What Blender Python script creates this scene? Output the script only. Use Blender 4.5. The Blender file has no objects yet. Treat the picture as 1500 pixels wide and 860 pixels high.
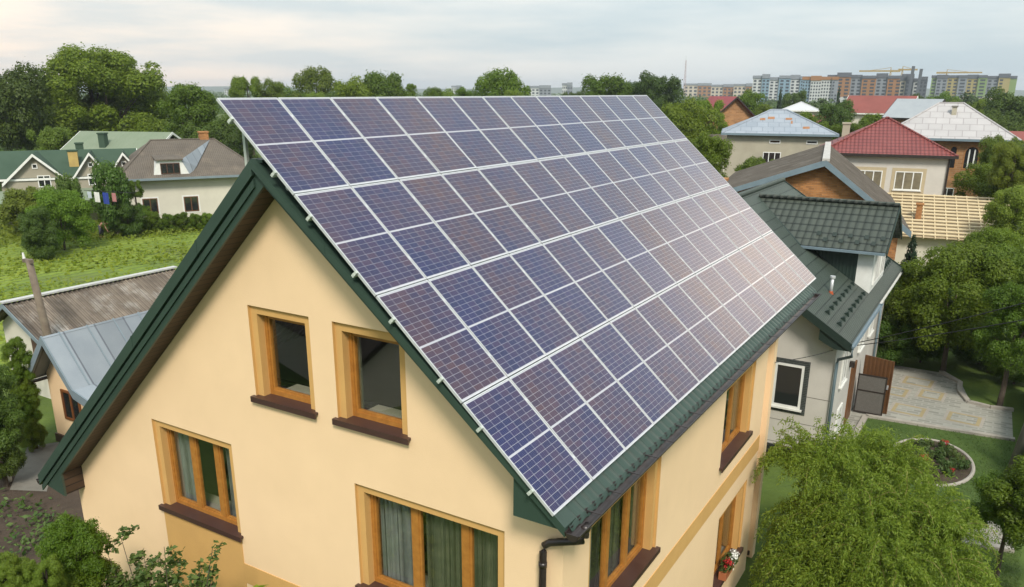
import bpy, bmesh, math, random
import numpy as np
from mathutils import Vector, Matrix, Euler
R = math.radians
scene = bpy.context.scene
col = scene.collection

# ------------------------------------------------------------------ camera, sky, sun, exposure
CAM = np.array([8.618, -7.109, 11.008])
YAW, PIT, ROL, FPX, CY = -0.5416, -0.3132, 0.0052, 1177.0, 513.07   # measured on the 1500x860 photograph
fw = np.array([math.sin(YAW)*math.cos(PIT), math.cos(YAW)*math.cos(PIT), math.sin(PIT)])
rt0 = np.array([math.cos(YAW), -math.sin(YAW), 0.0]); up0 = np.cross(rt0, fw)
rt = rt0*math.cos(ROL) + up0*math.sin(ROL); upv = -rt0*math.sin(ROL) + up0*math.cos(ROL)
cd = bpy.data.cameras.new('camera'); cam = bpy.data.objects.new('camera', cd); col.objects.link(cam)
cam.matrix_world = Matrix(((rt[0], upv[0], -fw[0], CAM[0]), (rt[1], upv[1], -fw[1], CAM[1]), (rt[2], upv[2], -fw[2], CAM[2]), (0, 0, 0, 1)))
cd.sensor_width = 36.0; cd.sensor_fit = 'HORIZONTAL'; cd.lens = 36.0*FPX/1500.0
cd.shift_y = (CY-430.0)/1500.0; cd.clip_start = 0.1; cd.clip_end = 12000
scene.camera = cam

SUN_EL, SUN_AZ = 46.0, 142.0       # degrees; azimuth clockwise from +Y
w = bpy.data.worlds.new('World'); scene.world = w; w.use_nodes = True
nt = w.node_tree; nt.nodes.clear()
N = lambda t, **k: (lambda n: ([setattr(n, a, b) for a, b in k.items()], n)[1])(nt.nodes.new(t))
out = N('ShaderNodeOutputWorld'); bg = N('ShaderNodeBackground'); nt.links.new(bg.outputs[0], out.inputs[0])
sky = N('ShaderNodeTexSky'); sky.sky_type = 'NISHITA'; sky.sun_disc = False
sky.sun_elevation = R(SUN_EL); sky.sun_rotation = R(SUN_AZ); sky.air_density = 1.2; sky.dust_density = 3.0
def wmath(op, a, b=None, clamp=False):
    n = N('ShaderNodeMath', operation=op, use_clamp=clamp)
    for i, v in enumerate((a, b)):
        if v is None: continue
        if isinstance(v, (int, float)): n.inputs[i].default_value = v
        else: nt.links.new(v, n.inputs[i])
    return n.outputs[0]
def wmix(f, a, b, bt='MIX'):
    n = N('ShaderNodeMix', data_type='RGBA', blend_type=bt)
    for s, v in ((n.inputs[0], f), (n.inputs[6], a), (n.inputs[7], b)):
        if isinstance(v, (int, float)): s.default_value = v
        elif isinstance(v, tuple): s.default_value = (*v, 1)
        else: nt.links.new(v, s)
    return n.outputs[2]
tc = N('ShaderNodeTexCoord'); sp = N('ShaderNodeSeparateXYZ'); nt.links.new(tc.outputs['Generated'], sp.inputs[0])
zz = wmath('MAXIMUM', sp.outputs[2], 0.0)
mp = N('ShaderNodeMapping'); mp.inputs['Scale'].default_value = (2.2, 2.2, 16.0); nt.links.new(tc.outputs['Generated'], mp.inputs[0])
nz = N('ShaderNodeTexNoise'); nz.inputs['Scale'].default_value = 1.25; nz.inputs['Detail'].default_value = 6; nz.inputs['Roughness'].default_value = .55
nt.links.new(mp.outputs[0], nz.inputs['Vector'])
cl = wmath('MULTIPLY', wmath('SUBTRACT', nz.outputs[0], 0.40), 4.0, True)
# azimuth weights: the low sky is warm towards -X (left) and towards +X+Y (right of the frame)
def toward(az, p, el=3.4):
    d = N('ShaderNodeVectorMath', operation='DOT_PRODUCT'); nt.links.new(tc.outputs['Generated'], d.inputs[0])
    d.inputs[1].default_value = (math.sin(R(az))*math.cos(R(el)), math.cos(R(az))*math.cos(R(el)), math.sin(R(el)))
    return wmath('POWER', wmath('MAXIMUM', d.outputs['Value'], 0.0), p)
wl = toward(-74, 6.0); wr = toward(11, 105.0, 14)
low = wmath('POWER', wmath('SUBTRACT', 1.0, zz, True), 6.0)
cool = (0.415, 0.50, 0.54); pale = (0.59, 0.63, 0.63); warm = (1.02, 0.80, 0.62)
c1 = wmix(cl, cool, pale)
c2 = wmix(wmath('MULTIPLY', wmath('MULTIPLY', wl, low), wmath('ADD', wmath('MULTIPLY', cl, 1.0), .55), True), c1, warm)
c3 = wmix(wmath('MULTIPLY', wr, 1.0, True), c2, (1.75, 1.48, 1.19))
bright = wmath('ADD', 1.0, wmath('MULTIPLY', wmath('POWER', zz, 1.5), .55))
vm = N('ShaderNodeVectorMath', operation='SCALE'); nt.links.new(c3, vm.inputs[0]); nt.links.new(bright, vm.inputs['Scale'])
sk = N('ShaderNodeVectorMath', operation='SCALE'); nt.links.new(sky.outputs[0], sk.inputs[0]); sk.inputs['Scale'].default_value = 0.10
fin = wmix(0.86, sk.outputs[0], vm.outputs[0])
nt.links.new(fin, bg.inputs[0]); bg.inputs[1].default_value = 1.0

sd = bpy.data.lights.new('sun', 'SUN'); sun = bpy.data.objects.new('sun', sd); col.objects.link(sun)
sd.energy = 2.5; sd.angle = R(14); sd.color = (1.0, 0.93, 0.82)
dv = Vector((math.sin(R(SUN_AZ))*math.cos(R(SUN_EL)), math.cos(R(SUN_AZ))*math.cos(R(SUN_EL)), math.sin(R(SUN_EL))))
sun.rotation_euler = dv.to_track_quat('Z', 'Y').to_euler()
vs = scene.view_settings; vs.view_transform = 'Standard'; vs.look = 'None'; vs.exposure = 0.60; vs.gamma = 1; vs.use_curve_mapping = False
scene.render.engine = 'CYCLES'
cy = scene.cycles; cy.max_bounces = 6; cy.diffuse_bounces = 3; cy.glossy_bounces = 3; cy.transmission_bounces = 4; cy.transparent_max_bounces = 8
cy.caustics_reflective = False; cy.caustics_refractive = False; cy.use_denoising = True; cy.volume_bounces = 0

# ------------------------------------------------------------------ geometry helpers
def ray(px, py): return fw + rt*((px-750.0)/FPX) + upv*((CY-py)/FPX)
def atz(px, py, z=0.0): d = ray(px, py); return CAM + d*((z-CAM[2])/d[2])
def atd(px, py, D): d = ray(px, py); return CAM + d*(D/math.hypot(d[0], d[1]))
def az(px): d = ray(px, 131); return math.atan2(d[0], d[1])

class MB:
    def __init__(s): s.v = []; s.f = []; s.m = []; s.mi = 0
    def face(s, pts):
        b = len(s.v); s.v += [tuple(float(c) for c in p) for p in pts]; s.f.append(tuple(range(b, b+len(pts)))); s.m.append(s.mi); return s
    def box(s, x0, x1, y0, y1, z0, z1):
        b = len(s.v)
        s.v += [(x0, y0, z0), (x1, y0, z0), (x1, y1, z0), (x0, y1, z0), (x0, y0, z1), (x1, y0, z1), (x1, y1, z1), (x0, y1, z1)]
        for q in ((3, 2, 1, 0), (4, 5, 6, 7), (0, 1, 5, 4), (1, 2, 6, 5), (2, 3, 7, 6), (3, 0, 4, 7)):
            s.f.append(tuple(b+i for i in q)); s.m.append(s.mi)
        return s
    def prism(s, poly, d):   # closed polygon (3D pts) swept by vector d
        d = np.array(d, float); p = [np.array(q, float) for q in poly]; q = [a+d for a in p]; n = len(p)
        s.face(p[::-1]); s.face(q)
        for i in range(n): j = (i+1) % n; s.face([p[i], p[j], q[j], q[i]])
        return s
    def slab(s, quad, t):    # a sloped sheet given thickness t along -normal
        p = [np.array(q, float) for q in quad]; n = np.cross(p[1]-p[0], p[2]-p[0]); n /= np.linalg.norm(n)
        if n[2] < 0: p = p[::-1]; n = -n
        return s.prism([a-n*t for a in p], n*t)
    def tube(s, path, r, k=8, cap=True):
        P = [np.array(p, float) for p in path]; rs = r if isinstance(r, (list, tuple)) else [r]*len(P); rings = []
        for i, p in enumerate(P):
            t = P[min(i+1, len(P)-1)]-P[max(i-1, 0)]; t = t/(np.linalg.norm(t)+1e-9)
            a = np.array([0, 0, 1.0]) if abs(t[2]) < .9 else np.array([1.0, 0, 0])
            u = np.cross(t, a); u /= np.linalg.norm(u); v = np.cross(t, u); b = len(s.v)
            for j in range(k):
                an = 2*math.pi*j/k; s.v.append(tuple(p+rs[i]*(u*math.cos(an)+v*math.sin(an))))
            rings.append(b)
        for a, b in zip(rings, rings[1:]):
            for j in range(k):
                s.f.append((a+j, b+j, b+(j+1) % k, a+(j+1) % k)); s.m.append(s.mi)
        if cap:
            s.f.append(tuple(rings[0]+j for j in range(k))); s.m.append(s.mi)
            s.f.append(tuple(rings[-1]+j for j in range(k))[::-1]); s.m.append(s.mi)
        return s
    def mesh(s, name, mats, smooth=False):
        me = bpy.data.meshes.new(name); me.from_pydata(s.v, [], s.f)
        for m in (mats if isinstance(mats, (list, tuple)) else [mats]): me.materials.append(m)
        me.polygons.foreach_set('material_index', s.m)
        co = np.array(s.v); uv = me.uv_layers.new(name='UVMap'); U = np.zeros((len(me.loops), 2))
        k = 0
        for f in s.f:
            p = co[list(f)]; n = np.zeros(3)
            for i in range(1, len(p)-1): n += np.cross(p[i]-p[0], p[i+1]-p[0])
            n /= (np.linalg.norm(n)+1e-12)
            u = np.array([-n[1], n[0], 0]); lu = np.linalg.norm(u); u = u/lu if lu > 1e-3 else np.array([1.0, 0, 0]); v = np.cross(n, u)
            U[k:k+len(f), 0] = p@u; U[k:k+len(f), 1] = p@v; k += len(f)
        uv.data.foreach_set('uv', U.ravel())
        if smooth: me.polygons.foreach_set('use_smooth', [True]*len(me.polygons))
        me.validate(); me.update(); return me
    def build(s, name, mats, parent=None, smooth=False):
        o = bpy.data.objects.new(name, s.mesh(name, mats, smooth)); col.objects.link(o)
        if parent is not None: o.parent = parent
        return o

def tag(o, label, cat, group=None, kind=None):
    if label: o['label'] = label
    if cat: o['category'] = cat
    if group: o['group'] = group
    if kind: o['kind'] = kind
    return o
def struct(o): o['kind'] = 'structure'; return o
def thing(name, label, cat, loc=(0, 0, 0), rz=0.0, group=None):
    o = bpy.data.objects.new(name, None); col.objects.link(o); o.location = loc; o.rotation_euler = (0, 0, rz); o.empty_display_size = .3
    return tag(o, label, cat, group)

# ------------------------------------------------------------------ materials
def mat(name, c, rough=.7, c2=None, ns=4.0, nd=6.0, bump=0.0, bs=None, metal=0.0, coat=0.0, spec=.4, contrast=1.6, space='Object', stain=None):
    m = bpy.data.materials.new(name); m.use_nodes = True; t = m.node_tree; L = t.links; b = t.nodes['Principled BSDF']
    b.inputs['Roughness'].default_value = rough; b.inputs['Metallic'].default_value = metal
    b.inputs['Coat Weight'].default_value = coat; b.inputs['Specular IOR Level'].default_value = spec
    tcn = t.nodes.new('ShaderNodeTexCoord')
    def noise(scale, det):
        n = t.nodes.new('ShaderNodeTexNoise'); n.inputs['Scale'].default_value = scale; n.inputs['Detail'].default_value = det; n.inputs['Roughness'].default_value = .62
        L.new(tcn.outputs[space], n.inputs['Vector']); return n.outputs[0]
    if c2 is None: c2 = tuple(x*.88 for x in c)
    mx = t.nodes.new('ShaderNodeMix'); mx.data_type = 'RGBA'; mx.inputs[6].default_value = (*c, 1); mx.inputs[7].default_value = (*c2, 1)
    cr = t.nodes.new('ShaderNodeMapRange'); cr.inputs['From Min'].default_value = .5-.5/contrast*.6; cr.inputs['From Max'].default_value = .5+.5/contrast*.6
    L.new(noise(ns, nd), cr.inputs['Value']); L.new(cr.outputs[0], mx.inputs[0]); o = mx.outputs[2]
    if stain:
        sc, amt, colr = stain
        m2 = t.nodes.new('ShaderNodeMix'); m2.data_type = 'RGBA'; m2.inputs[7].default_value = (*colr, 1); L.new(o, m2.inputs[6])
        r2 = t.nodes.new('ShaderNodeMapRange'); r2.inputs['From Min'].default_value = .52; r2.inputs['From Max'].default_value = .70; r2.inputs['To Max'].default_value = amt
        L.new(noise(sc, 5), r2.inputs['Value']); L.new(r2.outputs[0], m2.inputs[0]); o = m2.outputs[2]
    L.new(o, b.inputs['Base Color'])
    if bump:
        bn = t.nodes.new('ShaderNodeBump'); bn.inputs['Distance'].default_value = bump; bn.inputs['Strength'].default_value = 1.0
        L.new(noise(bs or ns*6, 4), bn.inputs['Height']); L.new(bn.outputs[0], b.inputs['Normal'])
    m['_n'] = 1
    return m
def pat(m, kind, su=1.0, sv=1.0, dist=.02, dark=None, amt=.6, rot=False, off=.5, gap=.03, var=.4):
    """adds a pattern in UV (metres): 'wave' ribs across u, 'tile' metal tiles, 'brick' / 'sheet' joints; colour of the joint = dark"""
    t = m.node_tree; L = t.links; b = t.nodes['Principled BSDF']
    uv = t.nodes.new('ShaderNodeUVMap'); s = t.nodes.new('ShaderNodeSeparateXYZ'); L.new(uv.outputs[0], s.inputs[0])
    U, V = (s.outputs[1], s.outputs[0]) if rot else (s.outputs[0], s.outputs[1])
    def M(op, a, c=None, cl=False):
        n = t.nodes.new('ShaderNodeMath'); n.operation = op; n.use_clamp = cl
        for i, x in enumerate((a, c)):
            if x is None: continue
            if isinstance(x, (int, float)): n.inputs[i].default_value = x
            else: L.new(x, n.inputs[i])
        return n.outputs[0]
    if kind in ('wave', 'tile'):
        wv = M('ABSOLUTE', M('SINE', M('MULTIPLY', U, math.pi/su)))
        h = wv if kind == 'wave' else M('ADD', M('MULTIPLY', wv, .55), M('MULTIPLY', M('SUBTRACT', 1.0, M('FRACT', M('MULTIPLY', V, 1/sv))), .6))
        joint_shade = M('SUBTRACT', 1.0, M('MULTIPLY', wv, 3.0, True)) if kind == 'wave' else M('MAXIMUM', M('LESS_THAN', M('FRACT', M('MULTIPLY', V, 1/sv)), .16), M('MULTIPLY', M('SUBTRACT', 1.0, M('MULTIPLY', wv, 2.2, True)), .6))  # tile: wave valleys darkened too, painting the per-tile shade into the colour
    else:
        row = M('FLOOR', M('MULTIPLY', V, 1/sv)); ush = M('ADD', M('MULTIPLY', U, 1/su), M('MULTIPLY', row, off))
        fu = M('FRACT', ush); fv = M('FRACT', M('MULTIPLY', V, 1/sv))
        du = M('MULTIPLY', M('SUBTRACT', .5, M('ABSOLUTE', M('SUBTRACT', fu, .5))), su); dvv = M('MULTIPLY', M('SUBTRACT', .5, M('ABSOLUTE', M('SUBTRACT', fv, .5))), sv)
        joint_shade = M('LESS_THAN', M('MINIMUM', du, dvv), gap*.5); h = M('SUBTRACT', 1.0, joint_shade)
        wn = t.nodes.new('ShaderNodeTexWhiteNoise'); wn.noise_dimensions = '2D'; cb = t.nodes.new('ShaderNodeCombineXYZ'); L.new(M('FLOOR', ush), cb.inputs[0]); L.new(row, cb.inputs[1]); L.new(cb.outputs[0], wn.inputs['Vector'])
        src = b.inputs['Base Color'].links[0].from_socket
        hs = t.nodes.new('ShaderNodeHueSaturation'); L.new(src, hs.inputs['Color']); L.new(M('ADD', 1-var/2, M('MULTIPLY', wn.outputs['Value'], var)), hs.inputs['Value']); L.new(hs.outputs[0], b.inputs['Base Color'])
    if dark is not None:
        src = b.inputs['Base Color'].links[0].from_socket
        mx = t.nodes.new('ShaderNodeMix'); mx.data_type = 'RGBA'; mx.inputs[7].default_value = (*dark, 1); L.new(src, mx.inputs[6]); L.new(M('MULTIPLY', joint_shade, amt), mx.inputs[0]); L.new(mx.outputs[2], b.inputs['Base Color'])
    bn = t.nodes.new('ShaderNodeBump'); bn.inputs['Distance'].default_value = dist; L.new(h, bn.inputs['Height'])
    if b.inputs['Normal'].links: L.new(b.inputs['Normal'].links[0].from_socket, bn.inputs['Normal'])
    L.new(bn.outputs[0], b.inputs['Normal']); return m
def leafmat(name, a, b_, tr=.35, rough=.5):
    m = bpy.data.materials.new(name); m.use_nodes = True; t = m.node_tree; L = t.links; b = t.nodes['Principled BSDF']; o = t.nodes['Material Output']
    g = t.nodes.new('ShaderNodeNewGeometry'); oi = t.nodes.new('ShaderNodeObjectInfo'); mx = t.nodes.new('ShaderNodeMix'); mx.data_type = 'RGBA'
    mx.inputs[6].default_value = (*a, 1); mx.inputs[7].default_value = (*b_, 1); L.new(g.outputs['Random Per Island'], mx.inputs[0])
    hs = t.nodes.new('ShaderNodeHueSaturation'); mr = t.nodes.new('ShaderNodeMapRange'); mr.inputs['To Min'].default_value = .75; mr.inputs['To Max'].default_value = 1.2
    L.new(oi.outputs['Random'], mr.inputs['Value']); L.new(mr.outputs[0], hs.inputs['Value']); mh = t.nodes.new('ShaderNodeMapRange'); mh.inputs['To Min'].default_value = .493; mh.inputs['To Max'].default_value = .522; wr_ = t.nodes.new('ShaderNodeTexWhiteNoise'); wr_.noise_dimensions = '1D'; L.new(oi.outputs['Random'], wr_.inputs['W']); L.new(wr_.outputs['Value'], mh.inputs['Value']); L.new(mh.outputs[0], hs.inputs['Hue']); L.new(mx.outputs[2], hs.inputs['Color'])
    L.new(hs.outputs[0], b.inputs['Base Color']); b.inputs['Roughness'].default_value = rough; b.inputs['Specular IOR Level'].default_value = .3
    tl = t.nodes.new('ShaderNodeBsdfTranslucent'); h2 = t.nodes.new('ShaderNodeHueSaturation'); h2.inputs['Value'].default_value = 1.3; h2.inputs['Hue'].default_value = .49; L.new(hs.outputs[0], h2.inputs['Color']); L.new(h2.outputs[0], tl.inputs['Color'])
    ms = t.nodes.new('ShaderNodeMixShader'); ms.inputs[0].default_value = tr; L.new(b.outputs[0], ms.inputs[1]); L.new(tl.outputs[0], ms.inputs[2]); L.new(ms.outputs[0], o.inputs[0])
    return m
def glass(name, tint=(.02, .025, .02), rough=.02, trans=.75):
    m = bpy.data.materials.new(name); m.use_nodes = True; t = m.node_tree; L = t.links; o = t.nodes['Material Output']; t.nodes.remove(t.nodes['Principled BSDF'])
    gl = t.nodes.new('ShaderNodeBsdfGlossy'); gl.inputs['Roughness'].default_value = rough; gl.inputs['Color'].default_value = (1, 1, 1, 1)
    tr = t.nodes.new('ShaderNodeBsdfTransparent'); tr.inputs['Color'].default_value = (.93, .95, .94, 1)
    df = t.nodes.new('ShaderNodeBsdfDiffuse'); df.inputs['Color'].default_value = (*tint, 1)
    m1 = t.nodes.new('ShaderNodeMixShader'); m1.inputs[0].default_value = .97 if trans > .5 else trans; L.new(df.outputs[0], m1.inputs[1]); L.new(tr.outputs[0], m1.inputs[2])
    fr = t.nodes.new('ShaderNodeFresnel'); fr.inputs['IOR'].default_value = 2.0
    gg = t.nodes.new('ShaderNodeNewGeometry'); inv = t.nodes.new('ShaderNodeMath'); inv.operation = 'SUBTRACT'; inv.inputs[0].default_value = 1.0; L.new(gg.outputs['Backfacing'], inv.inputs[1]); mu = t.nodes.new('ShaderNodeMath'); mu.operation = 'MULTIPLY'; L.new(fr.outputs[0], mu.inputs[0]); L.new(inv.outputs[0], mu.inputs[1])
    m2 = t.nodes.new('ShaderNodeMixShader'); L.new(mu.outputs[0], m2.inputs[0]); L.new(m1.outputs[0], m2.inputs[1]); L.new(gl.outputs[0], m2.inputs[2]); L.new(m2.outputs[0], o.inputs[0])
    return m

W_YEL = mat('cream_stucco', (.83, .60, .37), .9, (.77, .555, .34), 1.1, 8, .004, 90, contrast=1.2, spec=.2, stain=(.9, .10, (.62, .45, .25)))
W_OCH = mat('ochre_stucco', (.60, .355, .125), .9, (.55, .325, .115), 2, 6, .004, 90, spec=.2)
GREEN = mat('green_metal', (.027, .050, .038), .42, (.033, .060, .046), 2, 6, .002, 30, spec=.5)
GREEND = mat('green_cladding', (.016, .030, .024), .5, None, 3)
BROWN = mat('brown_metal', (.050, .024, .020), .40, (.065, .034, .028), 3, 6, spec=.5)
DARKBR = mat('dark_brown_gutter', (.022, .016, .015), .35, (.035, .026, .023), 5, 6, spec=.5)
SOFFIT = pat(mat('brown_soffit', (.060, .035, .020), .6, (.045, .026, .016), 3), 'brick', 50.0, .14, .006, (.012, .008, .006), .9, gap=.022)
WOOD = mat('golden_wood', (.42, .185, .035), .45, (.30, .12, .022), 9, 6, .001, 40, spec=.5)
GLASS = glass('window_glass'); GLASSF = glass('far_window_glass', (.02, .022, .025), .06, .1)
CURT = pat(mat('curtain', (.25, .26, .235), .9, (.17, .185, .165), 3), 'wave', .11, 1, .03)
CURTG = pat(mat('green_curtain', (.135, .135, .085), .9, (.060, .066, .042), 3), 'wave', .09, 1, .03, (.02, .025, .014), .7)
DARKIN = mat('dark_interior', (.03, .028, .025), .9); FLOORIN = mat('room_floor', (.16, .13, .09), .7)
ALU = mat('aluminium', (.64, .65, .66), .38, (.55, .56, .57), 8, 4, metal=.35, spec=.5)
STEEL = mat('galvanised_steel', (.52, .56, .50), .5, (.44, .48, .43), 6, 4, metal=.15)
WHITEP = mat('white_paint', (.74, .74, .71), .6, (.64, .64, .60), 3)
CREAMW = mat('white_render', (.56, .53, .485), .9, (.48, .455, .415), .8, 7, .004, 60, spec=.2, stain=(.5, .25, (.42, .40, .36)))
WHITEW = mat('cream_brick_wall', (.62, .59, .50), .9, (.54, .51, .43), .7, 7, spec=.2)
BEIGEW = mat('beige_render', (.42, .385, .30), .9, (.34, .31, .24), .6, 8, spec=.2, stain=(.4, .4, (.28, .26, .21)))
GREYW = mat('grey_beige_render', (.36, .33, .26), .9, (.30, .27, .21), .7, 7, spec=.2)
BRICK = pat(mat('orange_brick', (.43, .205, .075), .9, (.31, .135, .05), 1.5, 7, spec=.2), 'brick', .26, .085, .008, (.30, .22, .15), .6, gap=.014)
BRICKF = pat(mat('pale_brick', (.38, .20, .09), .9, (.30, .15, .07), 1.2, 7, spec=.2), 'brick', .5, .16, .008, (.36, .28, .19), .5, gap=.03)
SLATE = pat(mat('grey_sheet_roof', (.088, .074, .060), .95, (.13, .112, .094), .9, 9, spec=.1, stain=(1.1, .5, (.22, .20, .17))), 'wave', .15, 1, .03)
SLATEW = pat(mat('brown_grey_roof', (.150, .128, .105), .9, (.105, .09, .075), .5, 9, spec=.2, stain=(.6, .45, (.22, .18, .14))), 'wave', .16, 1, .035)
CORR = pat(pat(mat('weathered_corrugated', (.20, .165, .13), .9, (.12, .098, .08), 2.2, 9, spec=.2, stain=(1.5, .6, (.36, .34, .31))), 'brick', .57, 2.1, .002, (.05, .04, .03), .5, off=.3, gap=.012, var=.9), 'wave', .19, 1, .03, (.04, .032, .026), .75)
ZINC = pat(mat('zinc_sheet', (.215, .245, .275), .5, (.27, .30, .325), .8, 7, metal=.15, spec=.4), 'sheet', 1.0, 40, .02, (.10, .11, .13), .8, gap=.05)
ZINCTRIM = mat('zinc_trim', (.16, .20, .23), .5, (.20, .25, .28), 2, 6, spec=.5)
BLUEGREY = mat('blue_grey_trim', (.17, .225, .26), .5, (.13, .18, .21), 2, 6, spec=.4)
HIPBLUE = pat(mat('pale_blue_sheet', (.245, .28, .325), .6, (.30, .33, .37), .6, 8, spec=.3), 'sheet', .95, .95, .01, (.20, .23, .27), .8, gap=.06, var=.12)
RUST = mat('rusty_sheet', (.26, .105, .04), .9, (.36, .20, .11), 3, 6)
HIPGREY = pat(mat('pale_grey_sheet', (.37, .355, .352), .6, (.43, .412, .408), .5, 8, spec=.3), 'sheet', 1.0, .9, .01, (.28, .255, .255), .8, gap=.06, var=.10)
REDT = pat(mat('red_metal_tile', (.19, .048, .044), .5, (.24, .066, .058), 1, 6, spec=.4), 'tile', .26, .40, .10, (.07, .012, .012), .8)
REDF = mat('faded_red_roof', (.235, .072, .06), .8, (.19, .058, .048), .4, 6)
GTILE = pat(mat('green_metal_tile', (.062, .073, .058), .48, (.050, .060, .048), 1.5, 6, spec=.35), 'tile', .26, .36, .09, (.010, .014, .011), .9)  # dark colour also paints shade into the tile valleys
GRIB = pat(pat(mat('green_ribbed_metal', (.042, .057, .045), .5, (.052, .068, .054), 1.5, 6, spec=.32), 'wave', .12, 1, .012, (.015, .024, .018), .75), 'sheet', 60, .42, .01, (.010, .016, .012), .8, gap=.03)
GROOF = mat('mid_green_roof', (.044, .074, .050), .8, (.054, .088, .060), .6, 7, spec=.15); GROOFP = pat(mat('pale_green_roof', (.165, .205, .140), .8, (.195, .23, .165), .4, 7, spec=.15), 'wave', .5, 1, .02)
LATH = mat('fresh_timber', (.64, .54, .35), .8, (.54, .43, .26), 3, 7); MEMB = mat('roof_membrane', (.40, .32, .20), .9, (.30, .23, .14), 1)
CONC = mat('concrete', (.20, .19, .165), .9, (.145, .135, .115), 2, 8, .004, 30)
POLEC = mat('weathered_pole', (.20, .165, .12), .9, (.13, .10, .075), 4, 8, .006, 20)
BARK = mat('bark', (.065, .048, .034), .95, (.10, .08, .06), 5, 8, .02, 14)
WILLOWT = mat('willow_twig', (.22, .20, .055), .8, (.15, .12, .04), 5)
CABLE = mat('black_cable', (.02, .02, .02), .6)
SOIL = mat('garden_soil', (.075, .052, .036), .97, (.045, .032, .022), 1.6, 10, .05, 6)
GRASS = mat('meadow_grass', (.095, .140, .020), .95, (.055, .095, .016), .35, 10, .05, 5, contrast=2.2, stain=(.12, .6, (.11, .15, .03)))
LAWN = mat('mown_lawn', (.050, .092, .014), .95, (.070, .118, .020), .9, 10, .03, 30, stain=(.7, .3, (.07, .10, .025)))
FIELD = pat(mat('field_ground', (.20, .26, .030), .95, (.11, .17, .022), .22, 10, .06, 4, contrast=2.4, stain=(.11, .6, (.15, .15, .055))), 'wave', .8, 1, .10, (.07, .085, .03), .5)
PAVE = pat(mat('grey_paver', (.25, .248, .212), .85, (.30, .288, .25), 1.2, 7, stain=(.6, .3, (.17, .18, .15))), 'brick', .42, .21, .006, (.33, .325, .285), .8, gap=.06)
PAVEY = mat('yellow_paver', (.29, .235, .125), .85, (.34, .28, .16), 6); PAVEW = mat('pale_kerb_stone', (.36, .33, .285), .85, (.29, .265, .23), 6)
L_MID = leafmat('leaf_mid', (.100, .160, .012), (.175, .240, .022), .48); L_DARK = leafmat('leaf_dark', (.058, .100, .014), (.105, .155, .022), .38)
L_YEL = leafmat('leaf_yellow_green', (.135, .185, .018), (.20, .25, .030), .42); L_WIL = leafmat('leaf_willow', (.125, .200, .020), (.240, .315, .040), .46)
L_CROP = leafmat('leaf_crop', (.19, .265, .020), (.30, .355, .040), .5); L_FIR = leafmat('leaf_fir', (.018, .038, .018), (.035, .06, .026), .1)
L_SAP = leafmat('leaf_sapling', (.045, .085, .016), (.11, .15, .035), .3); L_FAR = leafmat('leaf_far', (.055, .090, .024), (.085, .125, .032), .2)
FLOWR = mat('red_petal', (.45, .015, .02), .6); FLOWW = mat('white_petal', (.8, .8, .76), .6); TERRA = mat('terracotta', (.40, .13, .05), .8)

# ------------------------------------------------------------------ setting: ground, roads, hills
def sheet(name, pts, z, m):
    return struct(MB().face([(p[0], p[1], z) for p in pts]).build(name, m))
S = 5000
sheet('ground', [(-S, -S), (S, -S), (S, S), (-S, S)], 0.0, GRASS)
sheet('field', [(-24, 4), (-22, 22), (-38, 40), (-58, 40), (-90, 30), (-90, -6), (-40, -12)], .004, FIELD)
sheet('garden_soil', [(-9.2, -4), (-9.4, 4.0), (-14.2, 5.4), (-15.2, 4.6), (-24, 3.0), (-24, -8)], .008, SOIL)
g = [atz(*q)[:2] for q in ((1240, 606), (1295, 533), (1385, 547), (1410, 566), (1422, 590), (1482, 602), (1484, 645), (1268, 611), (1236, 668), (1213, 668))]
sheet('paving', g, .010, PAVE)
sheet('lawn', [atz(*q)[:2] for q in ((1268, 611), (1486, 646), (1492, 760), (1300, 760), (1236, 668))], .014, LAWN)
sheet('path', [(-16.9, 5.1), (-14.4, 3.2), (-13.4, 3.7), (-16.4, 5.85)], .012, CONC)
sheet('front_path', [atz(*q)[:2] for q in ((1395, 758), (1484, 768), (1484, 805), (1390, 792))], .018, PAVEW)
for i, (cx_, cy_) in enumerate(((1345, 560), (1312, 574), (1364, 579), (1331, 601), (1412, 614))):   # pale and yellow rectangles laid in the paving
    c = atz(cx_, cy_); ia = R(-4)
    def rect(hx, hy): return [(c[0]+x*math.cos(ia)-y*math.sin(ia), c[1]+x*math.sin(ia)+y*math.cos(ia)) for x, y in ((-hx, -hy), (hx, -hy), (hx, hy), (-hx, hy))]
    hx = .62 if i in (0, 3, 4) else .50
    sheet('paving_inlay', rect(hx, .58), .014, PAVEW); sheet('paving_inlay', rect(hx-.10, .48), .018, PAVEY); sheet('paving_inlay', rect(hx-.22, .36), .022, PAVE)
def kerb(pts, name='kerb', w_=.09, h=.10):
    mb = MB()
    for a, b in zip(pts, pts[1:]):
        a = np.array(a[:2]); b = np.array(b[:2]); d = b-a; n = np.array([-d[1], d[0]])/np.linalg.norm(d)*w_
        mb.prism([(*(a-n), -.02), (*(b-n), -.02), (*(b+n), -.02), (*(a+n), -.02)], (0, 0, h+.02))
    return struct(mb.build(name, PAVEW))
kerb([atz(*q) for q in ((1236, 668), (1268, 611), (1486, 646))])
kerb([atz(*q) for q in ((1378, 546), (1406, 562), (1405, 574), (1418, 590), (1450, 598), (1484, 602))])
kerb([atz(*q) for q in ((1388, 794), (1484, 808))])
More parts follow.
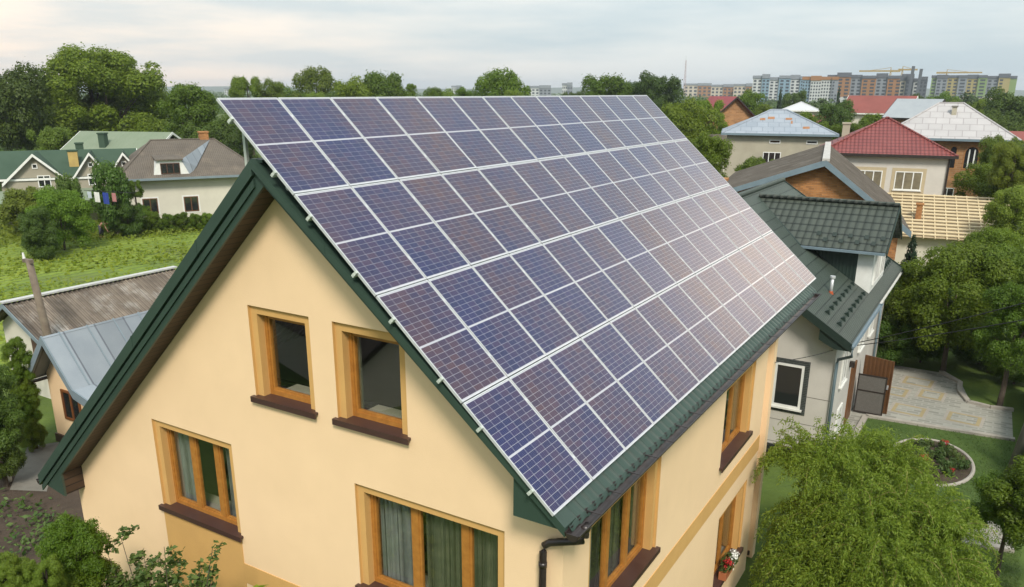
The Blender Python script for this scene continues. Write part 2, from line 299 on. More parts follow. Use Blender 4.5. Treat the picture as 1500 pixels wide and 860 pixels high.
# far hills
mb = MB(); rnd = random.Random(3); prev = None
for i in range(0, 121):
    a = R(-110+i*1.7); h = 4+8*abs(math.sin(i*.21+1))+4*math.sin(i*.53)+rnd.random()*2
    cur = [(math.sin(a)*3300, math.cos(a)*3300, -1), (math.sin(a)*3900, math.cos(a)*3900, h+8), (math.sin(a)*4700, math.cos(a)*4700, -1)]
    if prev: mb.face([prev[0], cur[0], cur[1], prev[1]]); mb.face([prev[1], cur[1], cur[2], prev[2]])
    prev = cur
struct(mb.build('hills', mat('hill_woods', (.05, .075, .04), .95, (.08, .10, .05), .004, 8), smooth=True))

# ------------------------------------------------------------------ the solar house
XR, ZR = .46, 10.13
zr = lambda x: ZR-.843*(x-XR)                 # right roof top
zl = lambda x: ZR-.9276*(XR-x)                # left roof top
lowR = lambda x: 9.65-.8324*(x-.806); lowL = lambda x: 9.832+.934*(x-.597)
YF, YW, YB, YE = .10, .50, 11.1, 13.6
XL, XW = -5.69, 4.78
house = thing('house', 'cream yellow gabled house with dark green roof trim carrying the solar array', 'house')

def wallstrip(mb, us, top, bot, holes, fn):
    """vertical wall in (u,z): vertical strips between breakpoints, holes cut out; fn maps (u,z) to 3D"""
    br = sorted(set(us+[h[0] for h in holes]+[h[1] for h in holes]))
    for a, b in zip(br, br[1:]):
        m = (a+b)/2; hs = sorted([(h[2], h[3]) for h in holes if h[0] < m < h[1]])
        z0 = (bot, bot)
        for lo, hi in hs:
            mb.face([fn(a, z0[0]), fn(b, z0[1]), fn(b, lo), fn(a, lo)]); z0 = (hi, hi)
        mb.face([fn(a, z0[0]), fn(b, z0[1]), fn(b, top(b)), fn(a, top(a))])
# window: (u0,u1,z0,z1,[mullions as fractions])
GW = [(-.40, .80, 6.65, 8.055, []), (1.225, 2.45, 6.65, 8.055, []), (-3.06, -1.09, 4.07, 5.70, [.37, .72]), (1.456, 3.944, 4.05, 5.715, [.36, .74])]
RW = [(1.25, 3.77, 4.02, 5.70, [.38, .70]), (7.15, 9.22, 4.02, 5.68, [.55]), (7.45, 9.50, 1.0, 2.76, [.5])]
mb = MB()
ap = .597
topG = lambda x: (lowL(x) if x < ap else lowR(x))+.03 if -5.45 < x < 4.31 else (3.80 if x < 0 else 6.26)
tg = lambda x: max(3.80, lowL(x)+.05) if x < ap else max(6.26, lowR(x)+.05)
wallstrip(mb, [XL, -5.46, -5.44, ap, 4.30, 4.32, XW], tg, 0.0, GW, lambda u, z: (u, YW, z))
wallstrip(mb, [YW, 10.25], lambda y: 6.26, 0.0, RW, lambda u, z: (XW, u, z))
mb.face([(XW, 10.25, 0), (XW-.22, 10.25, 0), (XW-.22, 10.25, 6.26), (XW, 10.25, 6.26)]); mb.face([(XW-.22, 10.25, 0), (XW-.22, 10.85, 0), (XW-.22, 10.85, 6.26), (XW-.22, 10.25, 6.26)])
mb.box(XW-.30, XW, 10.85, YB, 0, 6.26)
mb.face([(XL, YW, 0), (XL, YB, 0), (XL, YB, 3.8), (XL, YW, 3.8)])
mb.face([(XL, YB, 0), (XW-.3, YB, 0), (XW-.3, YB, 6.26), (ap, YB, 9.8), (XL, YB, 3.8)])
mb.build('wall', W_YEL, house)
mb = MB()      # raised darker band and base panel, 12 mm proud
mb.box(-3.06, -1.09, YW-.012, YW-.0005, 0.03, 4.0); mb.box(-1.088, XW-.4, YW-.012, YW-.0005, 3.19, 3.56)
mb.build('wall_band', W_OCH, house)
MB().box(XW+.0005, XW+.012, YW+.45, 10.24, 3.19, 3.56).build('wall_band', W_OCH, house)
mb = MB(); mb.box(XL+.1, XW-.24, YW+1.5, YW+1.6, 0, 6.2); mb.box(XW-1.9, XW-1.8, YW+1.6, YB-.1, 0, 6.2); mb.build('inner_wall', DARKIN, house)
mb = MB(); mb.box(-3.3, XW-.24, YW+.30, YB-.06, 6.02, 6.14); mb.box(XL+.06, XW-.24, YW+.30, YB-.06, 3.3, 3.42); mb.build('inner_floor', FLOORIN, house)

def house_window(u0, u1, z0, z1, mull, T, curt, cm, n_open=0):
    """T(u, depth, z) -> 3D; depth grows inwards from the wall face"""
    def bx(mb, a, b, d0, d1, c, e):
        p = [T(a, d0, c), T(b, d0, c), T(b, d1, c), T(a, d1, c)]; q = [T(a, d0, e), T(b, d0, e), T(b, d1, e), T(a, d1, e)]
        mb.face(p[::-1]); mb.face(q); mb.face([p[0], p[1], q[1], q[0]]); mb.face([p[1], p[2], q[2], q[1]]); mb.face([p[2], p[3], q[3], q[2]]); mb.face([p[3], p[0], q[0], q[3]])
    rw, d1, d2 = .125, .045, .20
    mb = MB()   # stepped ochre reveal
    bx(mb, u0, u0+rw, d1, d2+.1, z0, z1); bx(mb, u1-rw, u1, d1, d2+.1, z0, z1); bx(mb, u0+rw, u1-rw, d1, d2+.1, z1-rw, z1)
    for a, b, c, e in ((u0-.004, u0+.002, z0, z1), (u1-.002, u1+.004, z0, z1)): bx(mb, a, b, .0015, d1, c, e)
    bx(mb, u0, u1, .0015, d1, z1-.002, z1+.004)
    wroot = mb.build('window', W_OCH, house)
    mb = MB(); bx(mb, u0-.05, u1+.05, -.07, d2+.02, z0-.025, z0+.012); bx(mb, u0-.05, u1+.05, -.07, -.045, z0-.075, z0-.026); mb.build('sill', BROWN, wroot)
    a, b, c, e = u0+rw, u1-rw, z0+.013, z1-rw; fwid = .055
    mb = MB(); bx(mb, a, a+fwid, d2-.03, d2+.05, c, e); bx(mb, b-fwid, b, d2-.03, d2+.05, c, e); bx(mb, a+fwid, b-fwid, d2-.03, d2+.05, c, c+fwid*1.3); bx(mb, a+fwid, b-fwid, d2-.03, d2+.05, e-fwid, e)
    mb.build('frame', WOOD, wroot)
    xs = [a+fwid]+[a+(b-a)*m for m in mull]+[b-fwid]
    for m in mull:
        x = a+(b-a)*m; mb = MB(); bx(mb, x-.05, x+.05, d2-.025, d2+.05, c+fwid*1.3, e-fwid); mb.build('mullion', WOOD, wroot)
    for x0, x1 in zip(xs, xs[1:]):
        l = x0+(.05 if x0 != xs[0] else 0); r_ = x1-(.05 if x1 != xs[-1] else 0); s_ = .035
        mb = MB(); bx(mb, l, l+s_, d2-.015, d2+.04, c+fwid*1.3, e-fwid); bx(mb, r_-s_, r_, d2-.015, d2+.04, c+fwid*1.3, e-fwid)
        bx(mb, l+s_, r_-s_, d2-.015, d2+.04, c+fwid*1.3, c+fwid*1.3+s_); bx(mb, l+s_, r_-s_, d2-.015, d2+.04, e-fwid-s_, e-fwid); mb.build('sash', WOOD, wroot)
        mb = MB(); bx(mb, l+s_-.002, r_-s_+.002, d2+.010, d2+.022, c+fwid*1.3+s_-.002, e-fwid-s_+.002); mb.build('pane', GLASS, wroot)
    for (f0, f1) in curt:
        mb = MB()
        x0, x1 = a+(b-a)*f0, a+(b-a)*f1; n = max(6, int((x1-x0)/.03)); pr = None
        for i in range(n+1):
            x = x0+(x1-x0)*i/n; d = d2+.10+.03*math.sin(i*1.1)+.012*math.sin(i*2.7)
            if pr: mb.face([T(pr[0], pr[1], c-.05), T(x, d, c-.05), T(x, d, e+.02), T(pr[0], pr[1], e+.02)])
            pr = (x, d)
        mb.build('curtain', CURT if f0 < .2 and f1-f0 > .2 else cm, wroot)
    mb = MB(); bx(mb, a+.01, b-.01, d2+.055, d2+.50, c-.06, c-.012); mb.build('window_board', BEIGEW, wroot)
    return wroot
TG = lambda u, d, z: (u, YW+d, z)
TR = lambda u, d, z: (XW-d, u, z)
cur = [[], [(0, .10)], [(0, .33), (.76, 1)], [(.03, .31), (.40, .98)]]
for (u0, u1, z0, z1, m), cc in zip(GW, cur): house_window(u0, u1, z0, z1, m, TG, cc, CURT if u1 < 1 else CURTG)
for (u0, u1, z0, z1, m), cc in zip(RW, [[(0, .25), (.5, 1.0)], [(.6, 1)], [(0, .4)]]): house_window(u0, u1, z0, z1, m, TR, cc, CURTG)

# roof: left slope, right slope (metal tiles with real waves near the eave), soffits, rake boards
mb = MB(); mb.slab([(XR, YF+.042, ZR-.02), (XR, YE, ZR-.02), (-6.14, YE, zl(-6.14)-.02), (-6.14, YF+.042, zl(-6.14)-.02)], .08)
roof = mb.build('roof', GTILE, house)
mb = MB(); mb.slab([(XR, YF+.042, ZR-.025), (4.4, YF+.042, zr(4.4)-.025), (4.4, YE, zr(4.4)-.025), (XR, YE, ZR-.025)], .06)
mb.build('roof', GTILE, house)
# wavy eave strip
xs = []
x = 4.3
while x < 5.061: xs.append(x); x += .038
ny = int((YE-YF-.05)/.035); ys = [YF+.045+i*(YE-YF-.05)/ny for i in range(ny+1)]
V = []; F = []
for i, x in enumerate(xs):
    s_ = ((5.06-x) % .262)/.262; st = .034*(1-s_)
    for y in ys:
        V.append((x, y, zr(x)-.028+st+.034*abs(math.sin(math.pi*y/.20))**.9-.012))
n = len(ys)
for i in range(len(xs)-1):
    for j in range(n-1): F.append((i*n+j, (i+1)*n+j, (i+1)*n+j+1, i*n+j+1))
me = bpy.data.meshes.new('eave_tiles'); me.from_pydata(V, [], F); me.materials.append(GREEN); me.update()
o = bpy.data.objects.new('eave_tiles', me); col.objects.link(o); o.parent = house
mb = MB()
mb.prism([(XR, YF, ZR), (5.00, YF, zr(5.0)+.01), (5.02, YF, 6.244), (4.31, YF, 6.244), (4.31, YF, lowR(4.31)), (.60, YF, lowL(.60))][::-1], (0, .04, 0))
mb.build('rake_board', GREEN, house)
mb = MB(); mb.prism([(XR, YF, ZR), (.60, YF, lowL(.60)), (-5.45, YF, lowL(-5.45)), (-5.45, YF, 3.74), (-6.16, YF, 3.85), (-6.16, YF, zl(-6.16))][::-1], (0, .04, 0))
mb.build('rake_board', GREEN, house)
def strip(fa, x0, x1, o0, o1, y0, y1): return [(x0, y0, fa(x0)-o0), (x1, y0, fa(x1)-o0), (x1, y0, fa(x1)-o1), (x0, y0, fa(x0)-o1)], (0, y1-y0, 0)
mb = MB()
for fa, x0, x1 in ((zl, -6.17, XR), (zr, XR, 5.02)):
    sgn = fa is zl
    mb.prism(*strip(fa, x0, x1, -.035, .165 if sgn else .085, YF-.055, YF-.002))
    mb.prism(*strip(fa, x0, x1, -.036, -.012, YF-.002, YF+.22))
mb.build('verge_cap', GREEN, house)
mb = MB(); mb.prism(*strip(zl, -6.15, .45, .205, .31, YF-.028, YF-.002)); mb.build('rake_batten', GREEN, house)
mb = MB()     # plank soffit of both overhangs and the boxed eaves
sl = [(ap, YF+.04, lowL(ap)+.02), (-5.45, YF+.04, lowL(-5.45)+.02), (-5.45, YW, lowL(-5.45)+.02), (ap, YW, lowL(ap)+.02)]; mb.face(sl)
mb.face([(ap, YF+.04, lowR(ap)+.02), (4.31, YF+.04, lowR(4.31)+.02), (4.31, YW, lowR(4.31)+.02), (ap, YW, lowR(ap)+.02)])
mb.face([(-5.45, YF+.04, 3.76), (-5.45, YW, 3.76), (-5.45, YW, lowL(-5.45)+.03), (-5.45, YF+.04, lowL(-5.45)+.03)])
mb.face([(-5.45, YF+.04, 3.765), (-6.13, YF+.04, 3.86), (-6.13, YE, 3.86), (-5.45, YE, 3.765)])
mb.face([(4.31, YF+.04, 6.25), (5.0, YF+.04, 6.25), (5.0, YE, 6.25), (4.31, YE, 6.25)])
mb.face([(ap, YB, lowR(ap)), (4.7, YB, lowR(4.7)), (4.7, YE, lowR(4.7)), (ap, YE, lowR(ap))])
mb.build('soffit', SOFFIT, house)
MB().box(5.0, 5.02, YF+.04, YE, 6.235, 6.30).build('fascia', DARKBR, house)
def gutter(x, z, y0, y1, r_, side=1):
    mb = MB(); k = 9
    for rr, fl in ((r_, 1), (r_-.008, -1)):
        pr = [(x+rr*math.cos(math.pi*(1+i/k)), z+rr*math.sin(math.pi*(1+i/k))) for i in range(k+1)]
        for a, b in zip(pr, pr[1:]): mb.face([(a[0], y0, a[1]), (a[0], y1, a[1]), (b[0], y1, b[1]), (b[0], y0, b[1])][::fl])
    mb.box(x-r_-.012, x-r_+.006, y0, y1, z-.006, z+.012); mb.box(x+r_-.006, x+r_+.012, y0, y1, z-.006, z+.012)
    for y in (y0, y1-.012):
        mb.prism([(x+(r_-.001)*math.cos(math.pi*(1+i/k)), y, z+(r_-.001)*math.sin(math.pi*(1+i/k))) for i in range(k+1)], (0, .012, 0))
    return mb
gu = gutter(5.115, 6.262, YF-.06, 13.35, .085).build('gutter', DARKBR, house)
for i in range(22): MB().box(5.02, 5.205, .6+i*.6, .625+i*.6, 6.272, 6.280).build('gutter_bracket', DARKBR, gu)
gutter(-6.24, 3.86, YF-.02, 13.3, .085).build('gutter', DARKBR, house)
mb = MB(); mb.tube([(5.10, .42, 6.19), (5.10, .42, 6.05), (5.06, .42, 5.98), (4.98, .42, 5.945), (4.64, .42, 5.82), (4.565, .42, 5.76), (4.545, .42, 5.66), (4.545, .42, .05)], .048, 14)
dp = mb.build('downpipe', DARKBR, house, True)
for z in (5.45, 3.6, 1.5): MB().tube([(4.545, .42, z), (4.545, .42, z+.07)], .054, 14).build('pipe_collar', DARKBR, dp, True)
MB().tube([(5.10, .42, 6.20), (5.10, .42, 6.12)], [.075, .052], 14).build('gutter_outlet', DARKBR, dp, True)
MB().box(.36, .58, YF+.03, YE, ZR-.01, ZR+.03).build('ridge_cap', GREEN, house)
MB().box(XW+.002, XW+.05, 10.28, 10.33, .4, .5).build('wall_lamp', DARKBR, house)

for fa, xs_ in ((zl, (-4.6, -2.6, -.8)), (zr, (1.6, 3.2))):
    for x0 in xs_: MB().prism(*strip(fa, x0, x0+.03, -.042, .172 if fa is zl else .090, YF-.060, YF-.054)).build('cap_joint', GREEN, house)
# ------------------------------------------------------------------ solar array
AL = math.radians(42.14); CW, CH = 1.012, 1.654
ca, sa = math.cos(AL), math.sin(AL)
# array frame: a across (ridge direction +Y), b down the slope, c outward normal
def AR(a, b, c): return np.array([b*ca+c*sa, a, 10.9-b*sa+c*ca])
mA = Matrix(((0, ca, sa, 0), (1, 0, 0, 0), (0, -sa, ca, 0), (0, 0, 0, 1)))       # columns: a, b, c axes
cellm = bpy.data.materials.new('solar_cell'); cellm.use_nodes = True
t = cellm.node_tree; L = t.links; b = t.nodes['Principled BSDF']
g_ = t.nodes.new('ShaderNodeNewGeometry'); oi = t.nodes.new('ShaderNodeObjectInfo'); tcn = t.nodes.new('ShaderNodeTexCoord')
def TM(op, a, c=None, cl=False):
    n = t.nodes.new('ShaderNodeMath'); n.operation = op; n.use_clamp = cl
    for i, x in enumerate((a, c)):
        if x is None: continue
        if isinstance(x, (int, float)): n.inputs[i].default_value = x
        else: L.new(x, n.inputs[i])
    return n.outputs[0]
def TX(f, a, c):
    n = t.nodes.new('ShaderNodeMix'); n.data_type = 'RGBA'
    for s_, v in ((n.inputs[0], f), (n.inputs[6], a), (n.inputs[7], c)):
        if isinstance(v, tuple): s_.default_value = (*v, 1)
        elif isinstance(v, (int, float)): s_.default_value = v
        else: L.new(v, s_)
    return n.outputs[2]
gn = t.nodes.new('ShaderNodeTexNoise'); gn.inputs['Scale'].default_value = .9; gn.inputs['Detail'].default_value = 2; gn.noise_dimensions = '4D'
L.new(tcn.outputs['Object'], gn.inputs['Vector']); L.new(TM('MULTIPLY', oi.outputs['Random'], 37.0), gn.inputs['W'])
pw = t.nodes.new('ShaderNodeTexWhiteNoise'); pw.noise_dimensions = '1D'; L.new(TM('MULTIPLY', oi.outputs['Random'], 913.0), pw.inputs['W'])
f1 = TM('ADD', TM('ADD', .14, TM('MULTIPLY', pw.outputs['Value'], .42)), TM('MULTIPLY', TM('SUBTRACT', gn.outputs[0], .5), 1.9), True)
f2 = TM('ADD', f1, TM('MULTIPLY', TM('SUBTRACT', g_.outputs['Random Per Island'], .5), .42), True)
cc_ = TX(f2, (.005, .008, .072), (.056, .022, .030))
pn = t.nodes.new('ShaderNodeTexNoise'); pn.inputs['Scale'].default_value = 60; pn.inputs['Detail'].default_value = 4; L.new(tcn.outputs['Object'], pn.inputs['Vector'])
hs = t.nodes.new('ShaderNodeHueSaturation'); L.new(cc_, hs.inputs['Color']); L.new(TM('ADD', .72, TM('ADD', TM('MULTIPLY', g_.outputs['Random Per Island'], .35), TM('MULTIPLY', pn.outputs[0], .3))), hs.inputs['Value'])
uvn = t.nodes.new('ShaderNodeUVMap'); sx = t.nodes.new('ShaderNodeSeparateXYZ'); L.new(uvn.outputs[0], sx.inputs[0])
bus = TM('LESS_THAN', TM('ABSOLUTE', TM('SUBTRACT', TM('FRACT', TM('MULTIPLY', sx.outputs[0], 5.0)), .5)), .035)
L.new(TX(TM('MULTIPLY', bus, .55), hs.outputs[0], (.30, .31, .34)), b.inputs['Base Color'])
for s_, v in (('Roughness', .34), ('Coat Weight', 1.0), ('Coat Roughness', .10), ('Coat IOR', 1.44), ('Specular IOR Level', .12)): b.inputs[s_].default_value = v
BACK = mat('panel_backsheet', (.46, .46, .50), .4, (.42, .42, .46), 5, coat=1.0); BACK.node_tree.nodes['Principled BSDF'].inputs['Coat Roughness'].default_value = .10
PW_, PH_ = .992, 1.640
mb = MB(); lip = .0145; z0, z1 = -.035, 0.0
for a0, a1, b0, b1 in ((0, PW_, 0, lip), (0, PW_, PH_-lip, PH_), (0, lip, lip, PH_-lip), (PW_-lip, PW_, lip, PH_-lip)): mb.box(a0, a1, b0, b1, z0, z1)
me_frame = mb.mesh('frame', ALU)
mb = MB(); mb.box(lip+.0005, PW_-lip-.0005, lip+.0005, PH_-lip-.0005, -.012, -.0045); mb.mi = 1; UVC = []
ms_, mt, mid, gp = .005, .016, .024, .0044
cwid = (PW_-2*lip-2*ms_)/6; chei = (PH_-2*lip-2*mt-mid)/20
for hh in range(2):
    for r_ in range(10):
        for c_ in range(6):
            a0 = lip+ms_+c_*cwid+gp/2; a1 = a0+cwid-gp; b0 = lip+mt+hh*(10*chei+mid)+r_*chei+gp/2; b1 = b0+chei-gp
            mb.face([(a0, b0, -.0025), (a1, b0, -.0025), (a1, b1, -.0025), (a0, b1, -.0025)])
me_cell = mb.mesh('cell_sheet', [BACK, cellm])
uvd = me_cell.uv_layers[0].data
for p in me_cell.polygons:
    if p.material_index == 1:
        for li, u_ in zip(p.loop_indices, ((0, 0), (1, 0), (1, 1), (0, 1))): uvd[li].uv = u_
ORD = ['first', 'second', 'third', 'fourth', 'fifth', 'sixth', 'seventh', 'eighth', 'ninth', 'tenth', 'eleventh', 'twelfth', 'thirteenth', 'fourteenth']
ROWN = ['top row along the ridge', 'second row below the ridge', 'third row above the lower row', 'bottom row above the gutter']
rnd = random.Random(11)
for v_ in range(4):
    for u_ in range(14):
        e = thing('solar_panel', 'solar panel in the %s, %s column from the front gable' % (ROWN[v_], ORD[u_]), 'solar panel', group='solar panels on the roof')
        j = [rnd.uniform(-.0025, .0025) for _ in range(3)]
        p = AR(u_*CW+.010, v_*CH+.007, 0.0); M_ = mA.to_3x3() @ Euler((j[0], j[1], 0)).to_matrix()
        e.matrix_world = Matrix.Translation(Vector(p)) @ M_.to_4x4()
        for nm, me in (('frame', me_frame), ('cell_sheet', me_cell)):
            o = bpy.data.objects.new(nm, me); col.objects.link(o); o.parent = e
for v_ in range(4):
    for k_, bb in enumerate((.36, 1.28)):
        mb = MB(); B = v_*CH+bb
        def abox(a0, a1, b0, b1, c0, c1):
            P_ = [AR(*q) for q in ((a0, b0, c0), (a1, b0, c0), (a1, b1, c0), (a0, b1, c0))]; mb.prism(P_, AR(0, 0, c1)-AR(0, 0, c0))
        abox(-.036, 14.17, B-.02, B+.02, -.078, -.037)
        rl = tag(mb.build('mounting_rail', STEEL), 'aluminium rail end under the %s part of the %s panel row' % (('upper', 'lower')[k_], ('top', 'second', 'third', 'bottom')[v_]), 'rail', 'rails under the solar panels')
        mb = MB(); abox(-.028, .006, B-.018, B+.018, -.036, .004); mb.build('end_clamp', STEEL, rl)
        for u_ in range(1, 14):
            mb = MB(); abox(u_*CW-.010, u_*CW+.010, B-.022, B+.022, -.034, .0025); mb.build('mid_clamp', ALU, rl)
        if B > 1.2:
            for y in (.22, 3, 6, 9, 12, 13.3):
                P0 = AR(y, B, -.078); MB().box(P0[0]-.015, P0[0]+.015, y-.02, y+.02, zr(P0[0])-.02, P0[2]+.008).build('roof_hook', STEEL, rl)
for i, y in enumerate((.30, 4.4, 8.6, 13.2)):
    B = .36 if i else .42; P0 = AR(y, .22, -.08); mb = MB(); mb.box(P0[0]-.022, P0[0]+.022, y-.022, y+.022, zl(P0[0])-.05, P0[2]+.012)
    s_ = tag(mb.build('support_post', STEEL), 'slim grey steel post propping the array edge above the ridge, %s from the front gable' % ORD[i], 'post', 'posts behind the ridge')
    MB().box(P0[0]-.08, P0[0]+.08, y-.05, y+.05, zl(P0[0])-.06, zl(P0[0])-.0).build('foot_plate', STEEL, s_)

# ------------------------------------------------------------------ other buildings
def frame_at(p, rz):           # world 4x4 helper for a local frame (x right, y away)
    return Matrix.Translation(Vector(p)) @ Matrix.Rotation(rz, 4, 'Z')
def fwin(parent, x, y, z, w_, h, fm, pm=None, mull=1, side='f', sill=None, surround=None, name='window'):
    """window on a wall of a house in local coordinates; side f: wall facing -y, r: wall facing +x"""
    T = (lambda u, d, v: (u, y-d, v)) if side == 'f' else (lambda u, d, v: (y+d, u, v))
    def bx(a, b, d0, d1, c, e):
        p = [T(a, d0, c), T(b, d0, c), T(b, d0, e), T(a, d0, e)]; q = np.array(T(0, d1, 0))-np.array(T(0, d0, 0)); return MB().prism(p, q)
    f = .07
    def join(*bs):
        m = MB()
        for a in bs: m_ = bx(*a); o = len(m.v); m.v += m_.v; m.f += [tuple(i+o for i in q) for q in m_.f]; m.m += m_.m
        return m
    bars = [(x, x+f, .0, .05, z, z+h), (x+w_-f, x+w_, .0, .05, z, z+h), (x+f, x+w_-f, .0, .05, z, z+f), (x+f, x+w_-f, .0, .05, z+h-f, z+h)]
    for i in range(mull): c = x+w_*(i+1)/(mull+1); bars.append((c-f*.5, c+f*.5, .001, .045, z+f, z+h-f))
    o = join(*bars).build(name, fm, parent)
    join((x+f, x+w_-f, .004, .018, z+f, z+h-f)).build('pane', pm or GLASSF, o)
    if sill: join((x-.06, x+w_+.06, .0, .10, z-.06, z-.003)).build('sill', sill, o)
    if surround:
        s_, sm = surround; join((x-s_, x-.002, 0, .02, z-s_, z+h+s_), (x+w_+.002, x+w_+s_, 0, .02, z-s_, z+h+s_), (x-.001, x+w_+.001, 0, .02, z+h+.002, z+h+s_), (x-.001, x+w_+.001, 0, .02, z-s_, z-(.062 if sill else .002))).build('surround', sm, o)
    return o
def chimney(parent, x, y, z0, z1, w_, m, cap=None):
    o = MB().box(x-w_, x+w_, y-w_, y+w_, z0, z1).build('chimney', m, parent); MB().box(x-w_-.06, x+w_+.06, y-w_-.06, y+w_+.06, z1, z1+.12).build('chimney_cap', cap or CONC, o); return o
def hip(name, label, cat, loc, rz, wd, dp_, eh, rh, ov, wm, rm, trim=ZINCTRIM, ridge=None, group=None):
    """hip-roofed house, local x along the front wall (centred), y away from the front"""
    e = thing(name, label, cat, loc, rz, group); x0, x1 = -wd/2, wd/2
    MB().box(x0, x1, 0, dp_, -.3, eh+.02).build('wall', wm, e)
    rl = max(0.05, (wd-dp_) if ridge is None else ridge)/2; a, b, c, d = x0-ov, x1+ov, -ov, dp_+ov; z = eh; t_ = eh+rh; m = dp_/2
    mb = MB(); A, B, C, D = (a, c, z), (b, c, z), (b, d, z), (a, d, z)
    if wd >= dp_ or ridge is not None: P, Q = (-rl, m, t_), (rl, m, t_); fs = [[A, B, Q, P], [B, C, Q], [C, D, P, Q], [D, A, P]]
    else: rl = (dp_-wd)/2; P, Q = (0, m-rl, t_), (0, m+rl, t_); fs = [[A, B, P], [B, C, Q, P], [C, D, Q], [D, A, P, Q]]
    for f in fs: mb.face(f)
    mb.face([D, C, B, A]); ro = mb.build('roof', rm, e)
    mb = MB(); mb.box(a-.03, b+.03, c-.05, c-.002, z-.16, z+.03); mb.box(a-.03, b+.03, d+.002, d+.05, z-.16, z+.03); mb.box(a-.05, a-.002, c, d, z-.16, z+.03); mb.box(b+.002, b+.05, c, d, z-.16, z+.03)
    mb.build('eaves', trim, e)
    mb = MB()
    for p0, p1 in ((A, P), (B, Q if wd >= dp_ or ridge is not None else P), (P, Q)):
        mb.tube([(p0[0], p0[1], p0[2]+.02), (p1[0], p1[1], p1[2]+.03)], .07, 6)
    mb.build('ridge_cap', rm, ro)
    return e, ro
def gable(name, label, cat, loc, rz, wd, dp_, eh, rh, ov, wm, rm, trim=WHITEP, axis='x', rx=0.0, og=None, thick=.12):
    """gable-roofed house; axis = ridge direction; rx shifts a y-axis ridge sideways"""
    e = thing(name, label, cat, loc, rz); x0, x1 = -wd/2, wd/2; og = ov if og is None else og
    mb = MB(); mb.box(x0, x1, 0, dp_, -.3, eh)
    t_ = eh+rh
    if axis == 'x':
        for x in (x0, x1): mb.prism([(x, 0, eh), (x, dp_, eh), (x, dp_/2, t_-.08)], ((.2 if x == x0 else -.2), 0, 0))
    else:
        for y in (0, dp_): mb.prism([(x0, y, eh), (x1, y, eh), (rx, y, t_-.08)], (0, (.2 if y == 0 else -.2), 0))
    mb.build('wall', wm, e); rs = []
    if axis == 'x':
        sl = rh/(dp_/2); r0, r1 = x0-og, x1+og
        for q in ([(r0, -ov, eh-ov*sl), (r1, -ov, eh-ov*sl), (r1, dp_/2, t_), (r0, dp_/2, t_)], [(r0, dp_+ov, eh-ov*sl), (r1, dp_+ov, eh-ov*sl), (r1, dp_/2, t_), (r0, dp_/2, t_)]):
            rs.append(MB().slab([(a, b_, c+.06) for a, b_, c in q], thick).build('roof', rm, e))
        for x in (r0, r1):
            mb = MB(); s_ = -1 if x == r0 else 1
            for ya, yb in ((-ov, dp_/2), (dp_+ov, dp_/2)): mb.prism([(x, ya, eh-ov*sl-.16), (x, yb, t_-.16), (x, yb, t_+.07), (x, ya, eh-ov*sl+.07)], (s_*.05, 0, 0))
            mb.build('barge_board', trim, e)
        MB().box(r0, r1, -ov-.06, -ov-.012, eh-ov*sl-.12, eh-ov*sl+.05).build('gutter', trim, e)
    else:
        r0, r1 = -og, dp_+og
        for xe, s_ in ((x0, -1), (x1, 1)):
            sl = rh/abs(xe-rx); xo = xe+s_*ov; ze = eh-ov*sl
            rs.append(MB().slab([(a, b_, c+.06) for a, b_, c in [(xo, r0, ze), (rx, r0, t_), (rx, r1, t_), (xo, r1, ze)]], thick).build('roof', rm, e))
            MB().prism([(xo, r0, ze-.14), (rx, r0, t_-.16), (rx, r0, t_+.07), (xo, r0, ze+.07)], (0, -.05, 0)).build('barge_board', trim, e)
            MB().box(min(xo, xo+s_*.05), max(xo, xo+s_*.05), r0, r1, ze-.10, ze+.05).build('gutter', trim, e)
    return e, rs
LAST = [750]
def ZP(y, D): return atd(LAST[0], y, D)[2]
def place(px, D, y=131): p = atd(px, y, D); LAST[0] = px; return (p[0], p[1], 0.0), -math.atan2(p[0]-CAM[0], p[1]-CAM[1])
def wpx(D, n): return n*D/1177*1.03     # metres spanned by n pixels at distance D

# green-roofed white neighbour (built in world axes)
e = thing('neighbour_house', 'white rendered house with dark green ribbed roof and big tiled dormer', 'house')
nx, ny0, ny1, ex, ez = 5.2, 17.1, 28.2, 5.65, 4.15; nz_ = lambda x: ez+.63*(ex-x)
mb = MB(); mb.box(-4, nx, ny0, ny1, -.3, 4.0)
mb.prism([(-4, ny0, 4.0), (nx, ny0, 4.0), (nx, ny0, nz_(nx)-.25), (.5, ny0, nz_(.5)-.25), (-4, ny0, nz_(5.0)-.25)], (0, .3, 0)); mb.prism([(-4, ny1, 4.0), (nx, ny1, 4.0), (nx, ny1, nz_(nx)-.25), (.5, ny1, nz_(.5)-.25), (-4, ny1, nz_(5.0)-.25)], (0, -.3, 0))
mb.build('wall', CREAMW, e)
for z in (2.15, 1.25, .5): MB().box(-4, nx+.003, ny0-.004, ny0-.0005, z, z+.018).build('wall_joint', CONC, e)
MB().box(-4, nx+.06, ny0-.07, ny0-.002, -.3, .42).build('plinth', pat(mat('dark_tile', (.03, .032, .03), .4), 'brick', .3, .07, .005, (.01, .01, .01), .9, gap=.012), e)
rf = MB().slab([(ex, ny0-.55, ez), (ex, 28.75, ez), (.5, 28.75, nz_(.5)), (.5, ny0-.55, nz_(.5))], .10).build('roof', GRIB, e)
MB().slab([(-4.65, ny0-.55, ez), (-4.65, 28.75, ez), (.498, 28.75, nz_(.5)), (.498, ny0-.55, nz_(.5))], .10).build('roof', GRIB, e)
MB().tube([(.5, ny0-.6, nz_(.5)+.03), (.5, 28.8, nz_(.5)+.03)], .10, 10).build('ridge_cap', GRIB, e)
